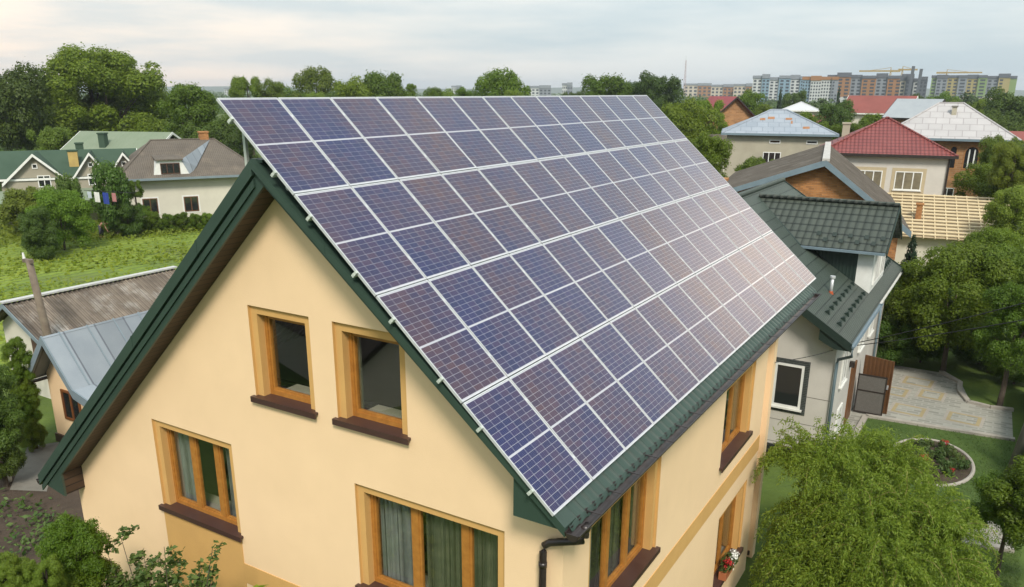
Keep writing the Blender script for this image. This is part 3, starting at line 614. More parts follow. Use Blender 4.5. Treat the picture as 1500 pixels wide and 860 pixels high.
for y in (ny0-.60, 28.755):
    mb = MB(); mb.prism([(ex+.02, y, ez-.22), (ex+.02, y, ez+.04), (.5, y, nz_(.5)+.04), (.5, y, nz_(.5)-.26)], (0, .045, 0)); mb.prism([(-4.67, y, ez-.22), (-4.67, y, ez+.04), (.498, y, nz_(.5)+.04), (.498, y, nz_(.5)-.26)], (0, .045, 0)); mb.build('barge_board', GREENPLAIN if 'GREENPLAIN' in globals() else GREEND, e)
MB().prism([(ex, ny0-.55, ez-.20), (nx+.001, ny0-.55, ez-.20), (4.75, ny0-.55, ez+.02), (4.75, ny0-.55, ez+.38), (ex, ny0-.55, ez-.12)], (0, .52, 0)).build('eaves_box', GREEND, e)
MB().box(nx, ex, ny0, 28.7, ez-.20, ez-.14).build('eaves', WHITEP, e)
gg = gutter(ex+.05, ez-.02, ny0-.6, 22.2, .065).build('gutter', BLUEGREY, e)
mb = MB(); mb.tube([(ex+.04, ny0-.5, ez-.08), (ex+.04, ny0-.5, ez-.35), (nx+.10, ny0-.12, ez-.62), (nx+.07, ny0-.08, ez-.75), (nx+.07, ny0-.08, .05)], .045, 10); mb.build('downpipe', BLUEGREY, e, True)
MB().tube([(nx+.07, 26.6, ez-.3), (nx+.07, 26.6, .05)], .045, 8).build('downpipe', BLUEGREY, e, True)
dw = fwin(e, 3.52, ny0, 1.72, .86, 1.40, WHITEP, GLASSF, 0, sill=WHITEP)
mb = MB(); x, z, w_, h, s_ = 3.52, 1.72, .86, 1.40, .15
for q in ((x-s_, x-.003, z-.02-s_, z+h+s_), (x+w_+.003, x+w_+s_, z-.02-s_, z+h+s_), (x-.002, x+w_+.002, z+h+.003, z+h+s_), (x-.002, x+w_+.002, z-.02-s_, z-.065)): mb.box(q[0], q[1], ny0-.022, ny0-.0005, q[2], q[3])
mb.build('surround', pat(mat('slate_surround', (.035, .042, .040), .6), 'brick', .3, .055, .01, (.16, .17, .16), .6, gap=.014), dw)
for yy, zz_, ww, hh in ((18.6, 2.15, .9, 1.25), (18.9, .35, .8, .9), (22.0, 2.4, .9, 1.2), (24.2, 2.4, .9, 1.2)): fwin(e, yy, nx, zz_, ww, hh, WHITEP, GLASSF, 1, side='r', sill=WHITEP)
MB().box(nx, nx+.05, 20.9, 21.9, 0.02, 2.1).build('door', mat('brown_door', (.16, .07, .025), .5, (.12, .05, .02), 5), e)
MB().box(nx, nx+.16, 20.3, 20.42, 2.3, 2.5).build('lamp', DARKBR, e)
# snow guards, one mesh each
for r_, (xx, yy0, yy1, n) in enumerate(((4.75, 17.6, 22.0, 8), (5.15, 17.4, 21.8, 8), (4.75, 26.6, 28.4, 5), (5.15, 26.5, 28.3, 5))):
    for i in range(n):
        y = yy0+(yy1-yy0)*i/(n-1); z = nz_(xx); MB().prism([(xx-.10, y-.07, z+.055), (xx+.06, y-.07, z-.04), (xx+.02, y-.07, z+.115)], (0, .14, 0)).build('snow_guard', GREEND, rf)
# dormer: ridge along +X
dy, dh, dl = 24.0, 7.22, 5.88
fx = 5.62; ins = lambda z: ex-(z-ez)/.63
mb = MB()
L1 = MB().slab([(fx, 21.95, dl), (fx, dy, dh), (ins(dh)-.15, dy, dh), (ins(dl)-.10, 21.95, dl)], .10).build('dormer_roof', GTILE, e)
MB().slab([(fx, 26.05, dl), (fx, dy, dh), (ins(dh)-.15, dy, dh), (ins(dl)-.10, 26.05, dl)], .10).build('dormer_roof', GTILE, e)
for i, (xx, off) in enumerate([(3.35+k*.52, 0.55) for k in range(5)]+[(3.62+k*.52, .30) for k in range(4)]):
    yy = 21.95+off; z = dl+(dh-dl)*(off/2.05); MB().prism([(xx-.07, yy-.06, z), (xx-.07, yy+.08, z+.09), (xx-.07, yy+.03, z+.12)], (.14, 0, 0)).build('snow_guard', GREEND, L1)
MB().tube([(fx+.02, dy, dh+.03), (ins(dh), dy, dh+.03)], .09, 8).build('ridge_cap', GTILE, e)
MB().tube([(ins(dh)-.1, dy, dh-.02), (ins(dl)-.05, 21.95, dl+.0)], .06, 6).build('valley', GREEND, e)
MB().prism([(4.75, 22.3, nz_(4.75)-.1), (4.75, 22.3, dl+.10), (ins(dl), 22.3, dl+.1)], (0, .15, 0)).build('dormer_cheek', pat(GREEND.copy(), 'wave', .12, 1, .01), e)
mb = MB(); mb.box(4.752, nx+.05, 22.3, 25.7, 3.9, dl+.12); mb.prism([(nx+.05, 22.3, dl+.12), (nx+.05, 25.7, dl+.12), (nx+.05, dy, dh-.14)], (-.15, 0, 0)); mb.build('dormer_wall', WHITEP, e)
fwin(e, 22.75, nx+.05, 4.6, 1.2, 1.15, WHITEP, GLASSF, 2, side='r'); fwin(e, 24.2, nx+.05, 4.6, 1.1, 1.15, WHITEP, GLASSF, 1, side='r')
mb = MB(); mb.prism([(fx+.02, 21.93, dl-.13), (fx+.02, dy, dh-.13), (fx+.02, dy, dh+.03), (fx+.02, 21.93, dl+.03)], (.04, 0, 0)); mb.prism([(fx+.02, 26.07, dl-.13), (fx+.02, dy, dh-.13), (fx+.02, dy, dh+.03), (fx+.02, 26.07, dl+.03)], (.04, 0, 0)); mb.build('barge_board', GREEND, e)
MB().box(2.9, fx, 21.87, 21.945, dl-.07, dl+.01).build('gutter', BLUEGREY, e)
d_ = ray(1217, 429); k_ = (ez+.63*(ex-CAM[0])-CAM[2])/(d_[2]+.63*d_[0]); fx_, fy_, fz_ = CAM+d_*k_
fl = MB().tube([(fx_, fy_, fz_-.08), (fx_, fy_, fz_+.50)], .05, 12).build('flue', ALU, e, True)
MB().tube([(fx_, fy_, fz_+.48), (fx_, fy_, fz_+.55)], .085, 12).build('flue_cap', ALU, fl); MB().tube([(fx_, fy_, fz_-.06), (fx_, fy_, fz_+.06)], [.09, .06], 12).build('flue_collar', mat('red_sealant', (.35, .07, .02), .7), fl)

# open mesh gate and brown door leaf by the neighbour's wall
e = thing('yard_gate', 'dark wire mesh gate leaf standing open beside the white house', 'gate', (5.30, 22.3, 0))
mb = MB(); W_, H_ = .95, 1.5
for b_ in ((0, .04, .06, H_), (W_-.04, W_, .06, H_), (.04, W_-.04, .06, .10), (.04, W_-.04, H_-.04, H_), (.04, W_-.04, .88, .92)): mb.box(b_[0], b_[1], 0, .04, b_[2], b_[3])
mb.build('gate_frame', DARKBR, e); MB().box(.041, W_-.041, .015, .022, .101, H_-.041).build('mesh_panel', mat('grey_mesh', (.10, .095, .085), .7, (.13, .12, .11), 20), e)
e2 = thing('door_leaf', 'brown wooden door leaf behind the mesh gate on the paving', 'door', (5.35, 23.0, 0), R(-18))
MB().box(0, 1.05, 0, .05, .03, 2.0).build('panel', pat(mat('brown_boards', (.135, .060, .022), .6, (.10, .045, .017), 4), 'wave', .14, 1, .01), e2); MB().box(.93, .98, -.05, 0, .95, 1.1).build('handle', ALU, e2)

# brick gable house with grey sheet roof
D0 = 43.0; p, rz = place(1210, D0, 235); apz = atd(1210, 234, D0)[2]
e = thing('brick_house', 'orange brick gable house with grey sheet roof and blue grey barge boards', 'house', p, rz)
LW, LD, RW_, RD, og_, dep = 5.6, 2.0, 4.2, 3.2, .55, 14.0
mb = MB(); mb.prism([(-LW+.5, 0, -.2), (RW_-.5, 0, -.2), (RW_-.5, 0, apz-RD*(RW_-.5)/RW_-.16), (0, 0, apz-.16), (-LW+.5, 0, apz-LD*(LW-.5)/LW-.16)], (0, dep-.4, 0)); mb.build('wall', BRICK, e)
MB().slab([(-LW, -og_, apz-LD), (0, -og_, apz), (0, dep, apz), (-LW, dep, apz-LD)], .12).build('roof', SLATE, e)
MB().slab([(RW_, -og_, apz-RD), (0, -og_, apz), (0, dep, apz), (RW_, dep, apz-RD)], .12).build('roof', SLATE, e)
MB().prism([(-LW, -og_, apz-LD-.22), (0, -og_, apz-.26), (0, -og_, apz+.03), (-LW, -og_, apz-LD+.03)], (0, -.05, 0)).build('barge_board', BLUEGREY, e)
MB().prism([(RW_, -og_, apz-RD-.26), (0, -og_, apz-.30), (0, -og_, apz+.03), (RW_, -og_, apz-RD+.03)], (0, -.05, 0)).build('barge_board', BLUEGREY, e)
MB().box(-.17, .17, -og_-.05, dep+.05, apz-.03, apz+.10).build('ridge_cap', mat('pale_ridge', (.52, .50, .47), .7, (.36, .34, .31), 3), e)
chimney(e, -4.9, .6, apz-2.3, apz-1.25, .22, BRICK, BRICK)

# red hip-roofed house
BLIND = mat('blind_behind_glass', (.22, .19, .12), .35, (.12, .10, .07), 2, spec=.6)
D0 = 62.0; p, rz = place(1298, D0, 226); z_e = ZP(226, D0)
e, ro = hip('red_roof_house', 'pale rendered house under a bright red tiled hip roof', 'house', p, rz+R(4), 7.9, 7.6, z_e, 2.3, .4, CREAMW, REDT, DARKBR, .05)
for x in (-1.75, .75): fwin(e, x, 0, z_e-2.35, 1.7, 1.25, WHITEP, BLIND, 2, surround=(.22, mat('sand_surround', (.46, .38, .25), .9)), sill=WHITEP)
chimney(ro, -2.6, 5.6, z_e+.2, z_e+1.75, .26, BEIGEW, BEIGEW); MB().tube([(3.92, -.12, z_e-.1), (3.92, -.12, .1)], .06, 8).build('downpipe', DARKBR, e)

# hip roof with pale grey sheets, brick walls, arched windows
D0 = 76.0; p, rz = place(1388, D0, 203); z_e = ZP(203, D0)
e, ro = hip('brick_villa', 'brick house with arched windows under a pale grey sheet hip roof', 'house', p, rz+R(2), 9.0, 8.0, z_e, 2.7, .6, BRICKF, HIPGREY, BLUEGREY, 1.8)
chimney(ro, .25, 2.6, z_e+1.0, z_e+2.4, .18, BEIGEW)
for x, w_ in ((.35, .5), (1.35, 1.15), (2.95, .55)):
    h = 1.9; n = 8; pts = [(x, -.03, z_e-2.4), (x+w_, -.03, z_e-2.4)]+[(x+w_/2+w_/2*math.cos(math.pi*i/n), -.03, z_e-2.4+h-w_/2+w_/2*math.sin(math.pi*i/n)) for i in range(n+1)]
    o = MB().prism([(a, b_, c) for a, b_, c in pts], (0, .08, 0)).build('arched_window', BRICK, e)
    MB().prism([(x+w_/2+(a-x-w_/2)*.82, -.045, z_e-1.45+(c-z_e+1.45)*.88) for a, b_, c in pts], (0, .04, 0)).build('pane', GLASSF, o)
    if w_ > 1:
        for k in (.5, 1.0): MB().box(x+w_*k/1.5-.05, x+w_*k/1.5+.05, -.06, -.046, z_e-2.3, z_e-.8).build('mullion', WHITEP, o)
fwin(e, .1, 0, z_e-5.1, 1.0, 1.2, WHITEP, GLASSF, 1)

# beige house with rusting pale blue hip roof
D0 = 78.0; p, rz = place(1141, D0, 196); z_e = ZP(196, D0)
e, ro = hip('beige_house', 'beige rendered house under a pale blue sheet hip roof with rust patches', 'house', p, rz+R(3), wpx(D0, 131), 8.5, z_e, 1.95, .5, BEIGEW, HIPBLUE, BLUEGREY, 1.4)
for x, w_ in ((-1.2, 1.55), (2.0, 1.55)): fwin(e, x, 0, z_e-2.75, w_, 1.15, WHITEP, GLASSF, 2, sill=WHITEP)
for x in (-.75, 2.4): fwin(e, x, 0, z_e-.85, .95, .32, WHITEP, GLASSF, 0, name='vent')
rnd = random.Random(5); rs_ = 1.95/(4.25+.5)
for (x, s_, w_, h) in ((-1.7, .55, .5, .22), (-1.0, .60, .62, .25), (.55, .58, .6, .2), (1.0, .42, .18, .3), (2.0, .22, .6, .22)):
    y = -.5+s_*4.75; z = z_e+(y+.5)*rs_; MB().face([(x, y, z+.012), (x+w_, y, z+.012), (x+w_, y+h*2, z+h*2*rs_+.012), (x+.05, y+h*1.9, z+h*1.9*rs_+.012)]).build('rust_patch', RUST, ro)

# new roof of timber laths
D0 = 56.0; p, rz = place(1383, D0, 340); zt = ZP(287, D0+6.2); zb = ZP(350, D0)
e = thing('unfinished_roof_house', 'low white house with a bare roof of fresh timber laths', 'house', p, rz+R(5))
wd_ = wpx(D0, 160); x0 = -wd_/2; dd = 6.2
MB().box(x0+.6, x0+6.2, .6, 11.6, -.3, zb+.12).build('wall', WHITEW, e)
MB().slab([(x0, 0, zb), (x0+6.6, 0, zb), (x0+6.6, dd, zt), (x0, dd, zt)], .02).build('membrane', MEMB, e)
MB().slab([(x0, 2*dd, zb), (x0+6.6, 2*dd, zb), (x0+6.6, dd, zt), (x0, dd, zt)], .02).build('membrane', MEMB, e)
rnd = random.Random(2)
for i in range(13):
    f = (i+.3)/13; y = dd*f; z = zb+(zt-zb)*f; x1 = x0+6.6+(.9 if i > 8 else .5)+rnd.random()*.7
    MB().prism([(x0-.1, y, z+.08), (x1, y, z+.08), (x1, y+.10, z+.11), (x0-.1, y+.10, z+.11)], (0, 0, .06)).build('lath', LATH, e)
for i in range(11):
    x = x0+.2+i*.65; MB().prism([(x, -.15, zb-.04), (x+.06, -.15, zb-.04), (x+.06, dd, zt+.0), (x, dd, zt+.0)], (0, 0, .075)).build('rafter', LATH, e)
zc = zb+(zt-zb)*2.4/dd; chimney(e, x0+2.5, 2.4, zc-.15, zc+.95, .17, BRICK, BRICK)

# grey metal-roofed brick house, red long house, white hip house, red gable house, dark sheds
D0 = 98.0; p, rz = place(1335, D0)
e, rs = gable('grey_roof_house', 'small unfinished brick house with two pale grey metal roof slopes', 'house', p, rz+R(-30), 4.4, 4.0, ZP(169, D0), 1.6, .4, BRICKF, mat('pale_grey_metal', (.35, .375, .39), .6, (.30, .325, .35), .8), DARKBR, 'x')
fwin(e, -1.6, 0, 5.6, 1.0, 1.2, DARKBR, GLASSF, 0); fwin(e, 1.6, 2.2, 6.9, .7, .9, DARKBR, GLASSF, 0, side='r'); chimney(rs[0], 1.2, -.3, 6.3, 7.9, .5, BEIGEW, BEIGEW)
D0 = 128.0; p, rz = place(1286, D0)
e, rs = gable('long_red_house', 'long faded red roofed house with yellowish walls among trees', 'house', p, rz+R(-12), 8.4, 7.0, ZP(164, D0), 2.1, .4, WHITEW, REDF, WHITEP, 'x')
for x in (-2.5, .2, 2.4): fwin(e, x, 0, 5.0, .9, 1.3, WHITEP, GLASSF, 0)
e, rs = gable('red_annex', 'low red roofed annex left of the long red house', 'house', (p[0]-6.6, p[1]-3.6, 0), rz+R(-12), 5.0, 5.0, 6.4, 1.3, .3, WHITEW, REDF, WHITEP, 'x')
fwin(e, -.6, 0, 4.4, .9, 1.2, WHITEP, GLASSF, 0)
D0 = 140.0; p, rz = place(1176, D0)
e, ro = hip('white_hip_house', 'small pale hip roof house behind the blue sheet roof', 'house', p, rz, wpx(D0, 44), 6.0, ZP(162, D0), 1.25, .4, WHITEW, mat('white_sheet_roof', (.52, .53, .54), .5, (.46, .47, .48), .5), WHITEP)
fwin(e, -1.6, 0, 4.9, .9, 1.1, WHITEP, GLASSF, 0); fwin(e, .6, 0, 4.9, .9, 1.1, WHITEP, GLASSF, 0); chimney(ro, 1.2, 2.5, 8.0, 8.9, .22, BRICKF)
D0 = 105.0; p, rz = place(1078, D0)
e, rs = gable('red_gable_house', 'red roofed house with a yellow balcony left of the blue roof', 'house', p, rz+R(28), 5.2, 6.0, ZP(170, D0), 2.2, .5, BRICKF, mat('crimson_roof', (.28, .05, .055), .6, (.22, .04, .045), .6), DARKBR, 'y')
MB().box(-2.3, 1.0, -.9, -.01, 5.1, 6.0).build('balcony', mat('yellow_panel', (.50, .40, .16), .8), e); fwin(e, 1.2, 0, 5.3, .9, 1.4, WHITEP, GLASSF, 0)
for nm, lab, px, D0, n, zt_, dpt, rzz, m in (('dark_shed', 'low shed with dark flat sheet roof left of the beige house', 1070, 92, 50, 6.4, 6, 10, SLATE), ('grey_barn', 'low grey roofed barn behind the pale grey hip roof', 1418, 98, 46, 7.6, 5, -6, SLATEW), ('pink_cottage', 'small pink roofed cottage at the right edge beyond the trees', 1506, 105, 30, 6.9, 5, 5, REDF), ('grey_cottage', 'grey roofed cottage between the blue roof and the red tiled roof', 1225, 96, 22, 5.7, 4, 0, SLATEW)):
    p, rz = place(px, D0); gable(nm, lab, 'house' if 'cott' in nm else 'shed', p, rz+R(rzz), wpx(D0, n), dpt, zt_-1.1, 1.1, .3, WHITEW, m, BLUEGREY, 'x')

# cottage with grey roof and dormer on the left
D0 = 74.0; p, rz = place(283, D0, 258); z_e = ZP(258, D0)
e, ro = hip('white_cottage', 'long cream cottage with weathered grey brown hip roof and one dormer', 'house', p, rz+R(7), 10.4, 8.6, z_e, 2.75, .75, WHITEW, SLATEW, ZINCTRIM, 5.2)
MB().box(-5.21, 5.21, -.03, -.002, .1, .55).build('plinth', CONC, e)
for x, m in ((-4.17, 1), (-.97, 1)): fwin(e, x, 0, 1.05, 1.15, 1.25, mat('brown_frame', (.14, .06, .025), .6), GLASSF, m, surround=(.12, WHITEP))
dz0 = z_e+.12; sl_ = 2.75/(4.3+.75)
mb = MB(); mb.prism([(-3.1, -.30, dz0), (-.25, -.30, dz0), (-.85, -.30, dz0+1.28), (-2.7, -.30, dz0+1.28)], (0, 2.6, 0)); dm = mb.build('dormer', WHITEP, ro)
MB().slab([(-2.85, -.5, dz0+1.36), (-.7, -.5, dz0+1.36), (-.7, 2.4, dz0+1.55), (-2.85, 2.4, dz0+1.55)], .1).build('dormer_roof', SLATEW, dm)
MB().face([(-.25, -.32, dz0-.02), (-.83, -.32, dz0+1.30), (2.2, 3.9, z_e+2.72), (.4, .4, z_e+.75)]).build('dormer_side', ZINC, dm)
fwin(dm, -2.5, -.30, dz0+.16, 1.5, .88, mat('dark_brown_frame', (.08, .035, .02), .6), GLASSF, 2, name='dormer_window'); chimney(ro, 1.8, 4.6, z_e+1.9, z_e+3.3, .38, BRICK, BRICK)

# green-roofed house with three gables and the pale green roof behind it
D0 = 78.0; p, rz = place(100, D0, 250); zr_ = ZP(224, D0); ze_ = ZP(255, D0)
e, rs = gable('green_roof_house', 'house with mid green roof and three small front gables', 'house', p, rz+R(-4), 10.0, 6.4, ze_, zr_-ze_, .5, GREYW, GROOF, WHITEP, 'x', og=.4)
for gx, gw, gap_ in ((-2.35, 4.3, 1.75), (1.75, 2.7, 1.75), (4.3, 2.6, 1.7)):
    o = MB().prism([(gx-gw/2, -.45, -.3), (gx+gw/2, -.45, -.3), (gx+gw/2, -.45, ze_-.35), (gx, -.45, ze_+gap_-.12), (gx-gw/2, -.45, ze_-.35)], (0, 3.2, 0)).build('gable_bay', GREYW, e)
    for s_ in (-1, 1):
        MB().slab([(gx+s_*(gw/2+.3), -.8, ze_-.55), (gx, -.8, ze_+gap_), (gx, 3.0, ze_+gap_), (gx+s_*(gw/2+.3), 3.0, ze_-.55)], .1).build('bay_roof', GROOF, o)
        MB().prism([(gx+s_*(gw/2+.32), -.82, ze_-.78), (gx, -.82, ze_+gap_-.22), (gx, -.82, ze_+gap_+.02), (gx+s_*(gw/2+.32), -.82, ze_-.54)], (0, -.05, 0)).build('barge_board', WHITEP, o)
    fwin(o, gx-.35+.2*(gx < 0)*2, -.45, ze_-.95, .95, .95, WHITEP, GLASSF, 1); fwin(o, gx-.2, -.45, ze_+.55, .4, .4, WHITEP, GLASSF, 0, name='vent')
MB().slab([(-6.5, -2.6, ze_-1.9), (4.8, -2.6, ze_-1.9), (4.8, -.46, ze_-1.15), (-6.5, -.46, ze_-1.15)], .1).build('porch_roof', GROOFP, e)
for x in (-6.2, -3, .5, 4.4): MB().box(x-.08, x+.08, -2.45, -2.29, -.2, ze_-1.98).build('post', GREYW, e)
yc = mat('yellow_chimney', (.50, .36, .12), .8, (.40, .28, .1), 2)
chimney(e, .45, 1.2, ze_+.3, zr_+.05, .36, yc, GROOF); chimney(e, .9, 3.6, zr_-.3, zr_+.5, .3, GROOF, GROOF)
D0 = 90.0; p, rz = place(158, D0, 215); zr_ = ZP(196, D0); ze_ = ZP(220, D0)
e, rs = gable('pale_green_roof_house', 'cream house with a pale green roof behind the three gables', 'house', p, rz+R(-34), 9.0, 6.6, ze_, zr_-ze_, .5, WHITEW, GROOFP, WHITEP, 'x', og=.5)
for x in (2.4, 3.7): fwin(e, x, 4.5, ze_+.45, .6, .75, DARKBR, GLASSF, 0, side='r')
fwin(e, 3.6, 4.5, ze_-1.4, .6, .7, DARKBR, GLASSF, 0, side='r'); chimney(e, -.8, .6, ze_+.1, ze_+1.5, .32, GROOF, GROOF)

# corrugated shed and small yellow house beside the garden (world axes)
e = thing('corrugated_shed', 'white walled shed under a long weathered corrugated roof', 'shed')
sx_, sz_, s0, s1 = -21.5, 3.6, 7.4, 14.6
def corr(xa, za, xb, zb_, y0, y1):
    V = []; F = []; nyy = int((y1-y0)/.03); nxx = 6
    for i in range(nxx+1):
        for j in range(nyy+1):
            y = y0+(y1-y0)*j/nyy; V.append((xa+(xb-xa)*i/nxx, y, za+(zb_-za)*i/nxx+.028*math.sin(2*math.pi*y/.19)+.012*(i in (2, 4))))
    for i in range(nxx):
        for j in range(nyy): F.append((i*(nyy+1)+j, (i+1)*(nyy+1)+j, (i+1)*(nyy+1)+j+1, i*(nyy+1)+j+1))
    me = bpy.data.meshes.new('roof'); me.from_pydata(V, [], F); me.materials.append(CORR); me.update(); uv = me.uv_layers.new(name='UVMap'); li = np.array([l.vertex_index for l in me.loops]); co = np.array(V)[li]; uv.data.foreach_set('uv', np.stack([co[:, 1], co[:, 2]*1.8], 1).ravel()); o = bpy.data.objects.new('roof', me); col.objects.link(o); o.parent = e; return o
corr(sx_, sz_, -18.3, 1.85, s0, s1); corr(sx_, sz_, -23.0, 2.6, s0, s1)
MB().box(sx_-.14, sx_+.14, s0-.05, s1+.05, sz_+.03, sz_+.09).build('ridge_cap', mat('pale_ridge_sheet', (.52, .52, .50), .6, (.40, .40, .39), 3), e)
mb = MB(); mb.prism([(-22.8, s0+.5, -.2), (-18.6, s0+.5, -.2), (-18.6, s0+.5, 1.9), (sx_, s0+.5, 3.45), (-22.8, s0+.5, 2.6)], (0, 6.3, 0)); mb.build('wall', WHITEW, e)
MB().box(-20.9, -20.2, s0+.44, s0+.499, 1.7, 2.5).build('hatch', mat('old_boards', (.09, .055, .035), .9), e)
mb = MB()
for xb, zb_ in ((-18.3, 1.85), (-23.0, 2.6)): mb.prism([(sx_, s0-.04, sz_-.16), (sx_, s0-.04, sz_+.02), (xb, s0-.04, zb_+.02), (xb, s0-.04, zb_-.14)], (0, .03, 0))
mb.build('barge_board', ZINCTRIM, e)
ld = thing('ladder', 'wooden ladder leaning on the white gable of the shed', 'ladder', (-20.55, s0-.1, 0), R(0))
for dx in (0, .4): MB().tube([(dx, -.7, .0), (dx, .5, 2.0)], .035, 6).build('rail', POLEC, ld)
for i in range(6): f = (i+.6)/6.6; MB().tube([(0, -.7+1.2*f, 2.0*f), (.4, -.7+1.2*f, 2.0*f)], .02, 6).build('rung', POLEC, ld)

e = thing('yellow_cottage', 'small yellow walled cottage with a blue grey metal roof by the garden', 'house')
kx, kz, k0, k1 = -15.33, 3.9, 5.35, 11.5
mb = MB(); mb.prism([(-16.55, 5.92, -.2), (-12.6, 5.92, -.2), (-12.6, 5.92, 2.3), (-14.2, 5.92, 2.35), (kx, 5.92, 3.75), (-16.55, 5.92, 2.45)], (0, 5.2, 0)); mb.build('wall', W_YEL, e)
MB().box(-16.6, -12.55, 5.86, 5.918, -.2, .28).build('plinth', BROWN, e)
r1_ = MB().slab([(kx, k0, kz), (kx, k1, kz), (-14.15, k1, 2.42), (-14.15, k0, 2.42)], .07).build('roof', ZINC, e)
MB().slab([(-14.15, k0, 2.42), (-14.15, k1, 2.42), (-13.0, k1, 2.12), (-13.0, k0, 2.12)], .07).build('roof', ZINC, e)
MB().slab([(kx, k0, kz), (kx, k1, kz), (-16.72, k1, 2.28), (-16.72, k0, 2.28)], .07).build('roof', ZINC, e)
mb = MB()
for a, b_ in (((kx, kz), (-14.15, 2.42)), ((-14.15, 2.42), (-13.0, 2.12)), ((kx, kz), (-16.72, 2.28))): mb.prism([(a[0], k0-.05, a[1]+.03), (b_[0], k0-.05, b_[1]+.03), (b_[0], k0-.05, b_[1]-.26), (a[0], k0-.05, a[1]-.26)], (0, .045, 0))
mb.build('barge_board', ZINCTRIM, e)
for i in range(6): MB().slab([(kx, k0+.9*i+.5, kz+.03), (kx, k0+.9*i+.54, kz+.03), (-14.15, k0+.9*i+.54, 2.45), (-14.15, k0+.9*i+.5, 2.45)], .04).build('seam', ZINCTRIM, r1_)
bf = mat('red_brown_frame', (.20, .075, .02), .5, (.15, .05, .015), 5)
fwin(e, -15.75, 5.92, 2.42, .62, .55, bf, GLASSF, 0); fwin(e, -15.85, 5.92, .95, .95, 1.0, bf, GLASSF, 1)
MB().box(-16.72, -16.56, 5.4, 11.0, 2.14, 2.2).build('soffit', SOFFIT, e)

# leaning wooden pole with insulator, concrete pole at right, cables, fence, washing
def pole(name, label, a, b, r0, r1, m):
    e = thing(name, label, 'pole', (a[0], a[1], 0)); v = np.array(b)-np.array(a); MB().tube([(0, 0, -.1), tuple(v)], [r0, r1], 10).build('shaft', m, e, True); return e, v
b_ = atd(42, 380, 31.5); a_ = atd(72, 500, 31.5); d_ = (a_-b_)/(b_[2]-a_[2]); a0 = a_+d_*a_[2]
e, v = pole('utility_pole', 'old leaning wooden pole with a white insulator behind the yellow cottage', (a0[0], a0[1], 0), b_, .17, .11, POLEC)
MB().box(v[0]-.32, v[0]+.18, v[1]-.06, v[1]+.06, v[2]-.12, v[2]).build('crossarm', POLEC, e); MB().tube([(v[0]-.28, v[1], v[2]), (v[0]-.30, v[1], v[2]+.20)], [.05, .03], 8).build('insulator', WHITEP, e)
a_ = atz(1481, 694); e, v = pole('concrete_pole', 'grey concrete pole rising at the right edge beside the lawn', (a_[0], a_[1], 0), np.array(a_)+np.array([.75, .5, 6.2]), .17, .12, CONC)
f0, f1 = np.array(atz(1488, 605)), np.array(atz(1489, 690)); e = thing('green_fence', 'green sheet metal fence at the right edge behind the concrete pole', 'fence', (f0[0]+.35, f0[1]+2.5, 0))
fl = float(np.hypot(*(f1-f0)[:2]))+4
MB().box(0, .04, -fl, 0, .05, 1.55).build('panel', pat(mat('green_fence_sheet', (.05, .17, .10), .5, (.06, .20, .12), 2), 'wave', .2, 1, .02), e)
for i in range(4): MB().box(-.06, -.002, -fl*i/3.05-.08, -fl*i/3.05, 0, 1.7).build('post', CONC, e)
def cable(label, pts, r=.014):
    P_ = []; 
    for (a, b_) in zip(pts, pts[1:]):
        a = np.array(a); b_ = np.array(b_)
        for i in range(9):
            f = i/8; q = a+(b_-a)*f; q[2] -= .5*f*(1-f)*np.linalg.norm(b_-a)*.06; P_.append(q)
    tag(MB().tube(P_, r, 5).build('power_cable', CABLE), label, 'cable', 'overhead cables')
hook = np.array([5.24, 19.6, 3.3])
cable('black cable from the white house eaves rising to the right edge', [hook, atd(1515, 440, 24)]); cable('black cable running lower from the white house to the right edge', [hook+np.array([0, .2, -.12]), atd(1515, 466, 23)])
cable('thin cable between the cream yellow house and the white house', [np.array([4.80, 10.95, 5.1]), hook+np.array([-.03, -.2, .02])], .010)
ln = atd(150, 300, 65); 
tag(MB().tube([ln+np.array([-2.0, 0, .9]), ln+np.array([2.5, 1.0, .9])], .02, 5).build('washing_line', CABLE), 'washing line strung in front of the green roofed house', 'line')
for i, (dx, w_, h, m, lab) in enumerate(((-.6, .55, .7, WHITEP, 'white cloth hanging on the washing line'), (.15, .6, .8, mat('blue_cloth', (.03, .06, .30), .9), 'blue cloth hanging on the washing line'), (.95, .4, .6, mat('pink_cloth', (.45, .2, .2), .9), 'small pink cloth hanging on the washing line'), (-1.2, .4, .45, mat('pale_cloth', (.5, .55, .6), .9), 'small pale blue cloth hanging on the washing line'))):
    b0 = ln+np.array([dx, dx*.22, .88]); mb = MB()
    for k in range(4): mb.box(b0[0]+w_*k/4, b0[0]+w_*(k+1)/4, b0[1]+.02*(k % 2), b0[1]+.02*(k % 2)+.03, b0[2]-h, b0[2])
    tag(mb.build('hanging_cloth', m), lab, 'laundry')
e = thing('bucket', 'white bucket lying on the garden soil near the path', 'bucket', tuple(atz(12, 706)))
MB().tube([(0, 0, .0), (.0, 0, .26)], [.10, .13], 14).build('body', WHITEP, e, True); MB().tube([(-.13, 0, .25), (0, -.10, .14), (.13, 0, .25)], .008, 6).build('handle', STEEL, e)

# flower box on the sill of the lower window
e = thing('flower_box', 'terracotta flower box with red and white blooms on the lower sill', 'flower box', (4.83, 8.35, 1.013))
bx_ = MB(); bx_.prism([(-.09, -.36, 0), (.07, -.36, 0), (.07, .36, 0), (-.09, .36, 0)], (.0, 0, .17)); bx_.build('planter', TERRA, e)

